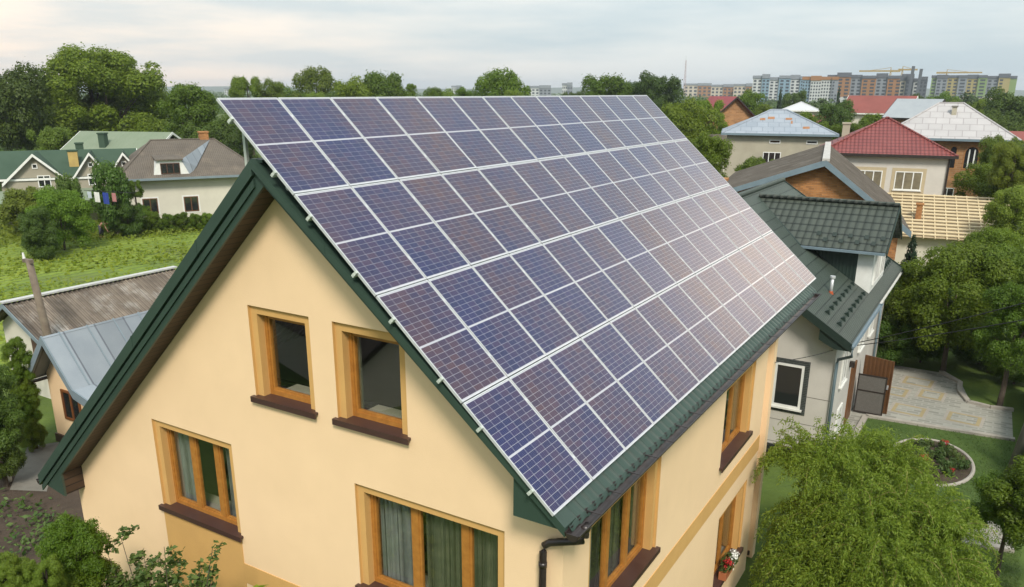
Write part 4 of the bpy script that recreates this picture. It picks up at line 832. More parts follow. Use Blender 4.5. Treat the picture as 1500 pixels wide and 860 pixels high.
# ------------------------------------------------------------------ apartment blocks and cranes on the skyline
APW = [mat('block_white', (.50, .52, .52), .9), mat('block_blue', (.20, .30, .38), .9), mat('block_grey', (.22, .24, .27), .9), mat('block_brown', (.30, .15, .065), .9), mat('block_yellow', (.34, .28, .12), .9), mat('block_green', (.20, .28, .11), .9), mat('block_dark', (.10, .11, .13), .8), mat('block_orange', (.36, .17, .05), .9), mat('block_cream', (.48, .42, .34), .9)]
BWIN = mat('block_window', (.045, .055, .07), .25, spec=.6)
def block(label, pxa, pxb, ytop, D, segs, roofc, rows=8, cols=12, low=None, lowf=.35, yaw_=0, depth=16, name='apartment_block'):
    p, rz = place((pxa+pxb)/2, D); W_ = wpx(D, pxb-pxa); H_ = ZP(ytop, D)
    e = thing(name, label, 'apartment block', p, rz+R(yaw_)); tot = sum(s_[0] for s_ in segs); x = -W_/2
    for i, (fr_, c, dz) in enumerate(segs):
        w_ = W_*fr_/tot; y0 = -1.6 if i % 2 else 0.0; h = H_-dz*D/1177
        if low is None: MB().box(x, x+w_-.02, y0, depth, -1, h).build('bay', APW[c], e)
        else:
            MB().box(x, x+w_-.02, y0, depth, -1, h*lowf).build('bay', APW[low], e); MB().box(x, x+w_-.02, y0, depth, h*lowf+.01, h).build('bay', APW[c], e)
        MB().box(x-.3, x+w_*.98, y0-.5, depth, h+.02, h+2.0+(i % 3 == 1)*1.0).build('roof', APW[roofc], e); x += w_
    n = 0
    seg_b = []; x = -W_/2
    for i, s_ in enumerate(segs): w_ = W_*s_[0]/tot; seg_b.append((x, x+w_, -1.6 if i % 2 else 0.0, H_-s_[2]*D/1177)); x += w_
    for (xa, xb, y0, h) in seg_b:
        k = max(1, round(cols*(xb-xa)/W_))
        for c in range(k):
            for r_ in range(rows):
                if n >= 100: break
                sx0 = xa+(xb-xa)*(c+.22)/k; sx1 = xa+(xb-xa)*(c+.78)/k; z = 1.5+(h-2)*(r_+.2)/rows; z2 = 1.5+(h-2)*(r_+.74)/rows
                MB().box(sx0, sx1, y0-.12, y0-.005, z, z2).build('window', BWIN, e); n += 1
    return e
block('white and pale blue apartment block, left half of the tall cluster', 1108, 1178, 115, 640, [(1, 0, 0), (.8, 1, 0), (1, 0, 2), (1.2, 1, 0), (1, 0, 1), (1, 1, 1)], 2)
block('white apartment block with blue upper floors and brown roof boxes', 1179, 1222, 117, 600, [(.8, 1, 0), (1, 0, 1), (1, 0, 0), (.6, 2, 0)], 3)
block('long brown and grey apartment block with dark roofs', 1223, 1322, 114, 650, [(.7, 7, 0), (1, 3, -1), (.8, 2, 0), (1, 3, 1), (.8, 2, 0), (1, 3, 1), (.8, 2, -1)], 6, low=0)
block('half built grey concrete block beside the brown block', 1322, 1352, 117, 620, [(.7, 8, 1), (1, 6, 0), (.7, 0, 2), (1, 6, 0)], 6, rows=7, cols=7, depth=7, name='unfinished_block')
block('yellow and green apartment block standing apart on the right', 1379, 1468, 114, 760, [(.5, 5, 0), (1, 2, 1), (1, 4, 0), (.8, 2, 0), (1, 4, 1), (.8, 5, 0), (1, 2, 1), (1, 4, 0), (.6, 5, 1)], 6, low=8)
for a in ((1044, 1075, 127, 900, 'small brown block just right of the lattice mast'), (1077, 1108, 126, 880, 'low brown block left of the pale blue block'), (1004, 1040, 125, 1000, 'distant brick coloured block at the foot of the mast'), (774, 806, 129, 820, 'low grey block behind the array, left of centre tree gap'), (824, 838, 125, 820, 'small white tower block beside the low grey block'), (662, 676, 128, 1100, 'tiny white block left of the centre tree'), (330, 346, 131, 1000, 'tiny pale block left of the ridge trees')):
    block(a[4], a[0], a[1], a[2], a[3], [(1, 8 if a[0] > 1000 else 0, 0), (1, 3 if a[0] > 1000 else 2, .6)], 2, rows=4, cols=6, depth=12)
def crane(label, px, ytop, D, jib, jd):
    p, rz = place(px, D); H_ = ZP(ytop, D); e = thing('tower_crane', label, 'crane', p, rz); cm = mat('crane_paint', (.34, .24, .08), .7) if not bpy.data.materials.get('crane_paint') else bpy.data.materials['crane_paint']
    mb = MB()
    for sx in (-.5, .5):
        for sy in (-.5, .5): mb.box(sx-.2, sx+.2, sy-.2, sy+.2, 0, H_-4)
    for i in range(12): z = (H_-4)*i/12; mb.prism([(-.6, -.6, z), (-.3, -.6, z), (.6, -.6, z+(H_-4)/12), (.3, -.6, z+(H_-4)/12)], (0, .2, 0))
    mb.build('mast', cm, e)
    MB().tube([(0, 0, H_-4), (0, 0, H_)], [.6, .25], 6).build('peak', cm, e)
    mb = MB(); mb.box(min(0, jd*jib), max(0, jd*jib), -.7, .7, H_-3.0, H_-1.9); mb.tube([(0, 0, H_), (jd*jib*.7, 0, H_-2.2)], .16, 5); mb.build('jib', cm, e)
    MB().box(min(0, -jd*jib*.3), max(0, -jd*jib*.3), -.6, .6, H_-3.2, H_-1.8).build('counterweight', cm, e)
crane('tower crane with jib pointing left above the brown block', 1301, 99, 700, 22, -1); crane('second tower crane close right of the first crane', 1318, 97, 690, 10, 1); crane('tower crane at the left end of the yellow green block', 1383, 102, 800, 26, 1)
for px, yt, lab in ((1332, 97, 'taller dark concrete core rising above the half built block'), (1344, 101, 'shorter dark concrete core above the half built block')):
    p, rz = place(px, 612); H_ = ZP(yt, 612); tag(MB().prism([(p[0]-.9, p[1]-.9, 0), (p[0]+.9, p[1]-.9, 0), (p[0]+.9, p[1]+.9, 0), (p[0]-.9, p[1]+.9, 0)], (.5, 0, H_)).build('concrete_core', APW[6]), lab, 'tower')
p, rz = place(1002, 900); H_ = ZP(88, 900); e = thing('lattice_mast', 'tall thin red and white lattice mast on the horizon', 'mast', p, rz)
mb = MB()
for k in range(3):
    an = k*2.094; mb.tube([(2.2*math.cos(an), 2.2*math.sin(an), 0), (.25*math.cos(an), .25*math.sin(an), H_)], .16, 5)
for i in range(14):
    f = i/14; g_2 = (i+1)/14
    for k in range(3):
        a1 = k*2.094; a2 = (k+1)*2.094; r1 = 2.2-1.95*f; r2 = 2.2-1.95*g_2; mb.tube([(r1*math.cos(a1), r1*math.sin(a1), H_*f), (r2*math.cos(a2), r2*math.sin(a2), H_*g_2)], .09, 4)
mb.build('lattice', mat('mast_paint', (.34, .20, .19), .7), e); MB().tube([(0, 0, H_), (0, 0, H_+4)], .12, 5).build('antenna', STEEL, e)

# ------------------------------------------------------------------ trees and plants
def leaves(P, Nrm, size, asp, rng, fold=False, jit=.9):
    """quads (or folded leaves) at P with normals scattered round Nrm"""
    n = len(P); nn = Nrm+rng.normal(0, jit, (n, 3)); nn /= np.linalg.norm(nn, axis=1, keepdims=True)+1e-9
    t_ = rng.normal(0, 1, (n, 3)); u = np.cross(nn, t_); u /= np.linalg.norm(u, axis=1, keepdims=True)+1e-9; v = np.cross(nn, u)
    s_ = size*rng.uniform(.65, 1.3, n)[:, None]; a = u*s_; b_ = v*s_*asp
    if not fold:
        V = np.stack([P-a, P-b_*.9+a*.1, P+a, P+b_*.9-a*.05], 1).reshape(-1, 3); F = np.arange(4*n).reshape(n, 4)
        return V, F
    d = nn*s_*.18
    V = np.stack([P-a, P-b_-a*.15+d, P+b_*0+a*.05-d*.2, P+b_-a*.15+d, P+a], 1).reshape(-1, 3); k = np.arange(n)[:, None]*5
    return V, np.concatenate([k+np.array([0, 1, 2, 2]), k+np.array([1, 4, 2, 2]), k+np.array([2, 4, 3, 3]), k+np.array([0, 2, 3, 3])], 0)
def npmesh(name, V, F, m):
    me = bpy.data.meshes.new(name); n = len(F); me.vertices.add(len(V)); me.vertices.foreach_set('co', V.astype(np.float32).ravel())
    tri = (F[:, 3] == F[:, 2]); cnt = np.where(tri, 3, 4); st = np.concatenate([[0], np.cumsum(cnt)[:-1]]); mask = np.ones((n, 4), bool); mask[tri, 3] = False
    lp = F[mask]; me.loops.add(len(lp)); me.loops.foreach_set('vertex_index', lp.astype(np.int32)); me.polygons.add(n)
    me.polygons.foreach_set('loop_start', st.astype(np.int32)); me.polygons.foreach_set('loop_total', cnt.astype(np.int32)); me.materials.append(m); me.update(calc_edges=True); me.validate(); return me
def crown(seed, n, size, m, lobes=26, lr=(.22, .40), flat=1.0, top=.5, asp=.55, fold=False, name='crown', cone=False):
    rng = np.random.default_rng(seed); C = []; 
    while len(C) < lobes:
        q = rng.uniform(-1, 1, 3); r_ = np.linalg.norm(q)
        if cone:
            z = rng.uniform(-1, 1); a = rng.uniform(0, 6.28); rr = (1-z)/2*.62; C.append((rr*math.cos(a), rr*math.sin(a), z)); continue
        r_ = (abs(q[0])**3+abs(q[1])**3+abs(q[2])**3)**(1/3)
        if .35 < r_ < .78 and (q[2] > -.75): C.append(q*np.array([1, 1, flat]))
    C = np.array(C); rad = rng.uniform(lr[0], lr[1], len(C))*(1 if not cone else 1); 
    if cone: rad = rad*(.25+.75*(1-C[:, 2])/2)
    idx = rng.choice(len(C), n, p=rad**2/np.sum(rad**2)); dirs = rng.normal(0, 1, (n, 3)); dirs[:, 2] = np.abs(dirs[:, 2])*np.where(rng.random(n) < .72, 1, -1)*.9
    dirs /= np.linalg.norm(dirs, axis=1, keepdims=True); P = C[idx]+dirs*(rad[idx]*rng.uniform(.35, 1.10, n)**.45*np.where(rng.random(n) < .14, rng.uniform(1.0, 1.45, n), 1))[:, None]
    V, F = leaves(P, dirs+np.array([0, 0, .35]), size, asp, rng, fold, .42); me = npmesh(name, V, F, m); return me, C
CR = {}
for k, (n, s_, m, lb, lr) in {'mid': (24000, .036, L_MID, 52, (.13, .28)), 'mid2': (24000, .036, L_MID, 40, (.15, .32)), 'dark': (26000, .034, L_DARK, 52, (.13, .29)), 'yel': (22000, .037, L_YEL, 46, (.13, .28)), 'open': (17000, .034, L_MID, 60, (.12, .25)), 'far': (2600, .10, L_FAR, 20, (.25, .42))}.items(): CR[k] = crown(hash(k) % 1000 if False else sum(map(ord, k)), n, s_, m, lb, lr)
CR['big'] = crown(77, 52000, .024, L_MID, 95, (.10, .24)); CR['bigyel'] = crown(78, 46000, .025, L_YEL, 85, (.10, .24)); CR['bush'] = crown(79, 30000, .030, L_MID, 55, (.13, .29)); CR['bushdark'] = crown(80, 30000, .030, L_DARK, 55, (.13, .29))
CR['fir'] = crown(81, 5200, .075, L_FIR, 60, (.22, .34), cone=True, asp=.35)
CR['col'] = crown(82, 7000, .06, L_DARK, 26, (.2, .36))
def tree(label, x, y, h, r_, kind, c0=.22, name='tree', cat='tree', seed=0, lean=0, group=None):
    me, C = CR[kind]; rng = random.Random(seed+int(abs(x)*10)); e = thing(name, label, cat, (x, y, 0), rng.uniform(0, 6.28), group)
    z0 = max(h*c0, h-2*1.22*r_) if kind not in ('fir', 'col') else h*c0; hz = (h-z0)/2; o = bpy.data.objects.new('crown', me); col.objects.link(o); o.parent = e; o.location = (0, 0, z0+hz*.97); o.scale = (r_, r_*rng.uniform(.9, 1.08), hz)
    zb_ = z0
    while name in ('bush', 'shrub') and zb_ > .25:
        r2 = r_*rng.uniform(1.0, 1.18); zb_ = max(-.1, zb_-r2*1.05); o2 = bpy.data.objects.new('crown', me); col.objects.link(o2); o2.parent = e; o2.location = (rng.uniform(-.2, .2)*r_, rng.uniform(-.2, .2)*r_, zb_+r2*1.1); o2.scale = (r2, r2, r2*1.1); o2.rotation_euler = (0, 0, rng.uniform(0, 6))
    mb = MB(); tr = max(.05, h*.018); mb.tube([(0, 0, -.1), (tr*.4, 0, z0*.6), (0, tr*.5, z0+hz*.5), (0, 0, z0+hz*1.5)], [tr*1.25, tr, tr*.75, tr*.2], 8)
    for q in list(C)[:7]:
        q = np.array(q)*np.array([r_, r_, hz])*.9+np.array([0, 0, z0+hz*.97]); s_ = z0+hz*rng.uniform(.1, .5); mb.tube([(0, 0, s_), tuple(np.array([0, 0, s_])*.45+q*.55+np.array([0, 0, hz*.06])), tuple(q)], [tr*.5, tr*.3, tr*.1], 5)
    mb.build('trunk', BARK, e); return e
def ptree(label, px, ytop, wpix, D, kind, **k):
    p = atd(px, ytop+.35*wpix, D); zt = atd(px, ytop, D)[2]; tree(label, p[0], p[1], zt, wpx(D, wpix)/2, kind, seed=px, **k)
# left woodland
ptree('tall broad bright green tree, highest crown on the left skyline', 150, 57, 165, 118, 'big', c0=.18)
ptree('dark tall tree at the far left edge of the picture', 8, 78, 100, 112, 'bigyel' if 0 else 'dark', c0=.1)
ptree('dark dense tree between the left edge and the tallest crown', 58, 86, 95, 124, 'dark', c0=.1)
ptree('yellow green tree left of the pale green roof', 78, 170, 66, 97, 'yel', c0=.1)
ptree('dark rounded tree at the left edge beside the green roofs', 8, 204, 58, 84, 'dark', c0=.08)
ptree('slender bright tree right of the tallest crown', 270, 116, 78, 104, 'mid', c0=.1)
ptree('leafy tree behind the ridge of the grey brown cottage', 305, 158, 80, 100, 'dark', c0=.05)
ptree('green tree behind the pale green roof house', 215, 165, 90, 112, 'mid2', c0=.05)
ptree('bright crown filling the notch of the tallest tree', 128, 70, 80, 120, 'mid', c0=.1); ptree('low dark tree in the gap below the tallest crown', 180, 150, 90, 135, 'dark', c0=.05)
ptree('dark tree standing behind the dormer cottage near the array', 345, 172, 60, 98, 'dark', c0=.05)
ptree('dark tree low between the left crowns', 100, 150, 90, 130, 'dark', c0=.05)
ptree('narrow silvery dark tree in front of the third green gable', 158, 226, 46, 69, 'col', c0=.1)
ptree('small dark tree between the first and second green gable', 96, 246, 30, 70, 'col', c0=.1)
ptree('slim sapling near the cream cottage corner', 196, 262, 22, 70, 'mid', c0=.1, name='young_tree')
ptree('large rounded green bush at the edge of the field', 84, 268, 78, 65, 'bush', c0=.0, name='bush', cat='bush')
ptree('darker low bush left of the large rounded bush', 52, 302, 46, 62, 'bushdark', c0=.0, name='bush', cat='bush')
ptree('pale spreading bush behind the large rounded bush', 40, 262, 80, 73, 'yel', c0=.0, name='bush', cat='bush')
ptree('bush at the right of the gardener below the laundry', 185, 288, 50, 69, 'bushdark', c0=.0, name='bush', cat='bush')
ptree('low wide bush beside the cream cottage corner', 162, 300, 36, 70, 'bush', c0=.0, name='bush', cat='bush')
ptree('green bush against the cream cottage wall', 205, 296, 36, 71, 'bush', c0=.0, name='bush', cat='bush')
for i, (px, yt) in enumerate(((226, 309), (246, 311), (266, 309), (286, 311), (304, 310))): ptree('low bean row shrub in front of the cream cottage, %s from the left' % ORD[i], px, yt, 26, 70, 'bush', c0=0, name='shrub', cat='shrub', group='shrubs before the cottage')
# trees along the ridge skyline
ptree('small twin topped tree just right of the array corner', 362, 108, 46, 150, 'mid', c0=.1); ptree('low tree beside the twin topped tree on the skyline', 397, 115, 48, 150, 'mid2', c0=.1)
ptree('round open tree on the skyline above the second panel', 463, 92, 78, 172, 'open', c0=.12); ptree('bright low tree below the round open tree', 462, 127, 36, 140, 'yel', c0=.1)
ptree('wide bright tree cluster on the skyline, left part', 520, 112, 76, 138, 'mid2', c0=.08); ptree('taller peak of the wide bright tree cluster', 560, 99, 84, 140, 'mid', c0=.08); ptree('small sparse tree right of the bright cluster', 602, 121, 18, 150, 'open', c0=.1)
ptree('small dark bush tree on the skyline behind the array', 634, 125, 34, 160, 'open', c0=.1); ptree('low round tree left of the centre skyline tree', 677, 127, 30, 150, 'mid2', c0=.1)
ptree('centre skyline tree with ragged spreading crown', 734, 94, 92, 138, 'open', c0=.08); ptree('bright low tree at the foot of the centre skyline tree', 752, 124, 36, 130, 'yel', c0=.05)
ptree('wide flat topped tree on the skyline right of centre', 879, 103, 84, 150, 'mid', c0=.08); ptree('dark green tree between the flat topped tree and the round dark tree', 932, 108, 50, 158, 'dark', c0=.08); ptree('large round dark tree beside the lattice mast', 968, 97, 64, 152, 'dark', c0=.08)
for px, yt, wp, D, lab in ((425, 127, 60, 190, 'low tree mass between the twin topped tree and the round open tree'), (492, 122, 50, 165, 'low tree filling the gap left of the wide bright cluster'), (586, 124, 46, 175, 'low tree right of the taller bright peak'), (655, 130, 50, 230, 'far low tree before the tiny white block'), (702, 127, 44, 190, 'low tree left of the ragged centre tree'), (790, 133, 70, 260, 'far low trees right of the ragged centre tree'), (842, 126, 40, 200, 'low tree beside the small white tower block'), (910, 116, 50, 170, 'mid green tree joining the flat topped tree and the dark tree')):
    ptree(lab, px, yt, wp, D, 'mid2' if px % 2 else 'dark', c0=.03)
# right side
ptree('bright round tree right of the array top corner', 1004, 143, 84, 92, 'mid2', c0=.05); ptree('bright green tree beside it toward the red gable house', 1040, 142, 50, 98, 'mid', c0=.05)
ptree('green tree under the red gable house beside the array', 1036, 190, 78, 62, 'bush', c0=.05); ptree('pale young tree before the beige house', 1108, 218, 58, 60, 'yel', c0=.1, name='young_tree')
ptree('dark round tree left of the blue apartment block', 1098, 131, 48, 150, 'mid2', c0=.05); ptree('mid green tree left of the white hip house', 1122, 150, 36, 135, 'mid', c0=.05); ptree('dark tree in front of the white apartment block', 1163, 128, 34, 210, 'dark', c0=.05); ptree('dark conifer left of the white hip house', 1143, 131, 24, 160, 'fir', c0=.02, name='conifer_tree')
ptree('tall dark tree left of the long red roof', 1228, 139, 54, 122, 'dark', c0=.04); ptree('conifer tip before the brown block', 1229, 128, 22, 150, 'fir', c0=.02, name='conifer_tree'); ptree('bright tree right of the blue sheet roof ridge', 1180, 160, 50, 104, 'mid', c0=.04); ptree('leafy tree between blue roof and red tiled roof', 1205, 178, 40, 92, 'mid2', c0=.04)
ptree('green tree right of the long red roof', 1290, 162, 50, 108, 'mid', c0=.04); ptree('low tree behind the red tiled ridge', 1243, 176, 44, 90, 'mid2', c0=.04); ptree('small tree left of the grey metal roofs', 1322, 150, 30, 140, 'mid2', c0=.04)
for i, (px, yt, wp, D, k) in enumerate(((1350, 132, 40, 240, 'dark'), (1382, 134, 44, 230, 'mid2'), (1412, 138, 40, 180, 'dark'), (1440, 142, 36, 170, 'mid'), (1398, 147, 46, 150, 'mid2'), (1360, 150, 34, 150, 'mid'), (1430, 136, 40, 260, 'far'), (1195, 145, 38, 230, 'far'))):
    ptree('rounded tree in the band below the %s' % ('half built block', 'gap between the tall blocks', 'left half of the yellow green block', 'right half of the yellow green block', 'yellow green block, nearest of the band', 'second concrete core', 'yellow green block, farthest of the band', 'blue upper floors')[i], px, yt, wp, D, k, c0=.03)
ptree('large dark tree at the right edge below the yellow green block', 1488, 119, 76, 160, 'dark', c0=.05); ptree('dark round tree above the pale grey hip roof', 1458, 152, 62, 118, 'dark', c0=.05)
ptree('bright tall tree beside the brick villa', 1470, 190, 70, 72, 'bigyel', c0=.12); ptree('bright leafy tree at the right edge below the skyline', 1488, 200, 60, 62, 'bigyel', c0=.05); ptree('full green tree in front of the brick villa', 1466, 232, 110, 66, 'big', c0=.25)
ptree('large bright tree overhanging the paving', 1408, 345, 150, 36, 'big', c0=.14); ptree('yellow green tree at right above the paving', 1482, 345, 110, 37, 'bigyel', c0=.1); ptree('dark tree behind the dormer roof eave', 1345, 388, 100, 40, 'bushdark', c0=.02)
ptree('bushy tree rising behind the large bright tree', 1460, 322, 90, 44, 'big', c0=.1); ptree('dark blue green spruce beside the white shed wall', 1336, 345, 58, 44, 'fir', c0=.02, name='spruce_tree'); ptree('small green bush between spruce and the large bright tree', 1378, 372, 60, 42, 'bush', c0=0, name='bush', cat='bush')
ptree('dark hedge bush between the white house and the paving', 1310, 430, 70, 36, 'bushdark', c0=0, name='bush', cat='bush'); ptree('dark hedge bush under the large bright tree', 1360, 440, 70, 37, 'bushdark', c0=0, name='bush', cat='bush')
ptree('tall green tree filling the right edge above the cables', 1496, 402, 100, 33, 'big', c0=.05); ptree('dark broad bush behind the trunk of the large bright tree', 1440, 470, 90, 38, 'bushdark', c0=0, name='bush', cat='bush'); ptree('yellow green tree at the right edge beside the timber roof', 1494, 262, 80, 56, 'bigyel', c0=.05); ptree('dark low bush at the right edge below the cables', 1492, 500, 70, 36, 'bushdark', c0=0, name='bush', cat='bush')
# lawn trees
a_ = atz(1442, 835); tree('small broad tree on the lawn with dark forked trunk', a_[0]+.25, a_[1]-.3, 2.75, .98, 'bush', c0=.40); a_ = atz(1492, 880); tree('small broad tree cut by the right edge near the bottom', a_[0]+.1, a_[1], 3.6, 1.25, 'bush', c0=.40)
# bushes at left bottom
ptree('light green shrub beside the yellow house corner', 104, 752, 96, 13.2, 'bush', c0=0, name='shrub', cat='shrub'); ptree('yellow leaved shrub cut by the bottom left corner', 4, 806, 70, 12.5, 'bigyel', c0=0, name='shrub', cat='shrub'); ptree('low yellow green shrub between the corner shrub and the wall', 62, 812, 70, 12.4, 'bigyel', c0=0, name='shrub', cat='shrub')
ptree('dark leafy bush at the left edge by the cottage', -26, 520, 72, 25.5, 'bushdark', c0=0, name='bush', cat='bush')
ptree('loose elder bush before the shed gable', 22, 492, 34, 28, 'bush', c0=.1, name='bush', cat='bush')

# willow with hanging twigs
rng = np.random.default_rng(5); e = thing('willow_tree', 'big yellow green weeping willow beside the cream yellow house', 'tree', (7.25, 9.5, 0)); V = []; F = []; base = 0; TW = MB()
cen = np.array([0, 0, 2.05]); allP = []; allN = []; allD = []
mounds = []
for px, py, D_, mr in ((1188, 705, 17.2, .52), (1250, 690, 18.0, .55), (1302, 700, 18.2, .42), (1190, 780, 16.6, .50), (1250, 765, 16.5, .62), (1322, 775, 16.8, .52), (1366, 800, 16.8, .44), (1378, 860, 16.0, .52), (1300, 862, 15.2, .60), (1215, 868, 15.2, .56), (1182, 850, 15.6, .46), (1262, 825, 15.6, .52)): mounds.append((np.array(atd(px, py, D_))-np.array([7.25, 9.5, -.12]), mr*.86))
for i in range(1500):
    mc, mr = mounds[i % len(mounds)]; d = rng.normal(0, 1, 3); d[2] = abs(d[2])*.9-.05; d /= np.linalg.norm(d)
    p = mc+d*mr*rng.uniform(.72, 1.12)**.7; o_ = p*np.array([1, 1, 0]); dr = d*.8+o_*.15+np.array([0, 0, (.25 if i % 6 else 1.9)]); dr /= np.linalg.norm(dr); pts = [p.copy()]; L_ = rng.uniform(.4, 1.45); n = int(L_/.045); ph = rng.uniform(0, 6.28)
    for k in range(n):
        f = k/n; dr = dr+np.array([0, 0, -.11-.05*f])+np.array([math.sin(k*.7+ph), math.cos(k*.6+ph), 0])*.13; dr /= np.linalg.norm(dr); p = p+dr*.045
        if p[2] < .2: break
        pts.append(p.copy())
        for s_ in range(5): allP.append(p+rng.normal(0, .028, 3)); allD.append(dr*.45+rng.normal(0, .5, 3)+np.array([0, 0, -.3]))
    if i % 5 == 0 and len(pts) > 4: TW.tube(pts[::3], .006, 3, cap=False)
P = np.array(allP); Dd = np.array(allD); Dd /= np.linalg.norm(Dd, axis=1, keepdims=True); n = len(P); sd_ = np.cross(Dd, rng.normal(0, 1, (n, 3))); sd_ /= np.linalg.norm(sd_, axis=1, keepdims=True); Ls = rng.uniform(.055, .105, n)[:, None]
V = np.stack([P, P+Dd*Ls*.45+sd_*.0115, P+Dd*Ls, P+Dd*Ls*.45-sd_*.0115], 1).reshape(-1, 3); o = bpy.data.objects.new('crown', npmesh('crown', V, np.arange(4*n).reshape(n, 4), L_WIL)); col.objects.link(o); o.parent = e
TW.build('twig', WILLOWT, e)['kind'] = 'stuff'
mb = MB(); mb.tube([(0, 0, -.1), (.05, .02, .7), (0, .05, 1.3)], [.17, .14, .12], 10)
for k in range(9): a = k*.7; mb.tube([(0, .05, 1.1), (.5*math.cos(a), .5*math.sin(a), 1.6), (1.05*math.cos(a), 1.05*math.sin(a), 2.0+.25*(k % 3))], [.06, .035, .01], 6)
mb.build('trunk', BARK, e)

# sapling rising before the gable wall
def sprig(label, x, y, stems, seed, m=L_SAP, ls=.046, name='young_tree'):
    rng = np.random.default_rng(seed); e = thing(name, label, 'tree', (x, y, 0)); mb = MB(); Pl = []; Nl = []
    for (tx, ty, tz, r0) in stems:
        p0 = np.array([0, 0, .0]); p1 = np.array([tx, ty, tz]); path = [p0+(p1-p0)*f+np.array([math.sin(f*5+tx)*.06, math.cos(f*4+ty)*.05, 0])*f for f in np.linspace(0, 1, 9)]; mb.tube(path, list(np.linspace(r0, .004, 9)), 6)
        for k in range(30):
            f = rng.uniform(.45, 1.0); b0 = p0+(p1-p0)*f; d = rng.normal(0, 1, 3); d[2] = abs(d[2])*.7+.15; d /= np.linalg.norm(d); L_ = rng.uniform(.10, .42)*(1.25-f*.6); mb.tube([b0, b0+d*L_*.5+np.array([0, 0, .02]), b0+d*L_], [.006, .004, .002], 4)
            for q in range(int(14+L_*48)): g_2 = rng.uniform(.25, 1.05); Pl.append(b0+d*L_*g_2+rng.normal(0, .035, 3)); Nl.append([0, 0, 1])
    V, F = leaves(np.array(Pl), np.array(Nl, float), ls, .62, rng, True, .55); o = bpy.data.objects.new('crown', npmesh('crown', V, F, m)); col.objects.link(o); o.parent = e; mb.build('trunk', BARK, e)
sprig('slender sapling with small dark leaves before the gable wall', -1.45, -.75, [(-.85, 0, 4.45, .022), (-.45, .1, 4.05, .02), (.35, -.05, 4.55, .024), (.95, .05, 4.35, .02), (1.35, 0, 4.85, .02), (-1.3, .0, 3.9, .018), (.0, .1, 3.9, .02)], 3)
sprig('young vine shoot with broad pale leaves at the bottom of the gable', .85, -1.0, [(.05, 0, 4.5, .02), (.35, .05, 4.15, .016), (-.25, .0, 4.2, .016)], 9, L_CROP, .085, 'vine')

# crops, bedding plants, wood
def scatter(name, label, cat, P, m, size, asp, seed, fold=False, jit=.6):
    rng = np.random.default_rng(seed); P = np.array(P); V, F = leaves(P, np.tile([0, 0, 1.0], (len(P), 1)), size, asp, rng, fold, jit); o = bpy.data.objects.new(name, npmesh(name, V, F, m)); col.objects.link(o); return tag(o, label, cat, kind='stuff')
rng = np.random.default_rng(8); Pc = []; Pd = []
for r_ in range(72):
    if r_ % 4 == 0: dens = rng.uniform(.12, 1.0); hi = rng.uniform(.12, .42); dk = rng.random() < .4
    off = r_*.80
    for k in range(int(640*dens)):
        s_ = rng.uniform(0, 44); q = np.array([-24.0, 6.0])+np.array([-.86, .51])*off+np.array([.51, .86])*(s_-10)+rng.normal(0, .12, 2)
        if -88 < q[0] < -23.5 and 0 < q[1] < 41 and math.hypot(q[0]-CAM[0], q[1]-CAM[1]) < 70: (Pd if dk else Pc).append((q[0], q[1], rng.uniform(.05, hi)))
scatter('crop_rows', 'leafy bright green vegetable rows covering the field', 'crops', Pc, L_CROP, .15, .6, 4)
scatter('potato_rows', 'darker green potato rows striping the field', 'crops', Pd, L_MID, .15, .6, 14)
Pw = [(x+rng.normal(0, .25), y+rng.normal(0, .25), rng.uniform(.03, .3)) for x, y in [(rng.uniform(-23, -10), rng.uniform(-3, 5.5)) for _ in range(230)] for _ in range(26) if not (x > -17.2 and y > 3.0)]
scatter('bed_plants', 'low vegetable plants dotted over the dark soil bed', 'plants', Pw, L_SAP, .075, .6, 5)
Pg = []
for k in range(14000):
    D_ = rng.uniform(68, 100); px = rng.uniform(-60, 360); p = atd(px, 300, D_); Pg.append((p[0], p[1], rng.uniform(.02, .4)))
scatter('rough_grass', 'rough grass tufts round the field edge', 'grass', Pg, L_YEL, .20, .35, 6, jit=1.2)
Pf = []
for k in range(5200):
    D_ = 170*(1800/170)**rng.random(); a = R(rng.uniform(-72, 12)); s_ = rng.uniform(2.5, 6.0); c = np.array([math.sin(a)*D_+CAM[0], math.cos(a)*D_+CAM[1], rng.uniform(.5, 3.2)])
    for q in range(16): d = rng.normal(0, 1, 3); d[2] = abs(d[2]); d /= np.linalg.norm(d); Pf.append(c+d*s_*np.array([1, 1, .75]))
scatter('distant_wood', 'continuous low woodland stretching to the horizon', 'woodland', Pf, L_FAR, 1.25, .7, 7, jit=.9)

Pl = []
while len(Pl) < 26000:
    q = atz(rng.uniform(1236, 1496), rng.uniform(606, 900))
    if not (q[1] > 20.2-(q[0]-5.6)*.0 and q[0] < 5.9) and (q[1] < 22.0-(q[0]-5.77)*-.11): Pl.append((q[0], q[1], .03+rng.uniform(0, .03)))
scatter('lawn_grass', 'short grass blades of the mown lawn', 'grass', Pl, L_SAP, .030, .3, 11, jit=1.3)
Pl = [(rng.uniform(-10, -5.8), rng.uniform(-3, 8), rng.uniform(.0, .16)) for _ in range(9000)]
scatter('wall_weeds', 'weeds and grass along the foot of the cream yellow house', 'grass', Pl, L_MID, .06, .4, 12, jit=1.2)
Pb = []
for k in range(900):
    x, y = (rng.uniform(-26, 1), rng.uniform(44, 110)) if k % 3 else (rng.uniform(14, 60), rng.uniform(2, 110))
    if k % 3 and x > -5 and y < 60: continue
    if not k % 3 and k > 540: continue
    s_ = rng.uniform(1.0, 2.2); c = np.array([x, y, s_*.5])
    for q in range(90): d = rng.normal(0, 1, 3); d[2] = abs(d[2]); d /= np.linalg.norm(d); Pb.append(c+d*s_*rng.uniform(.8, 1.1))
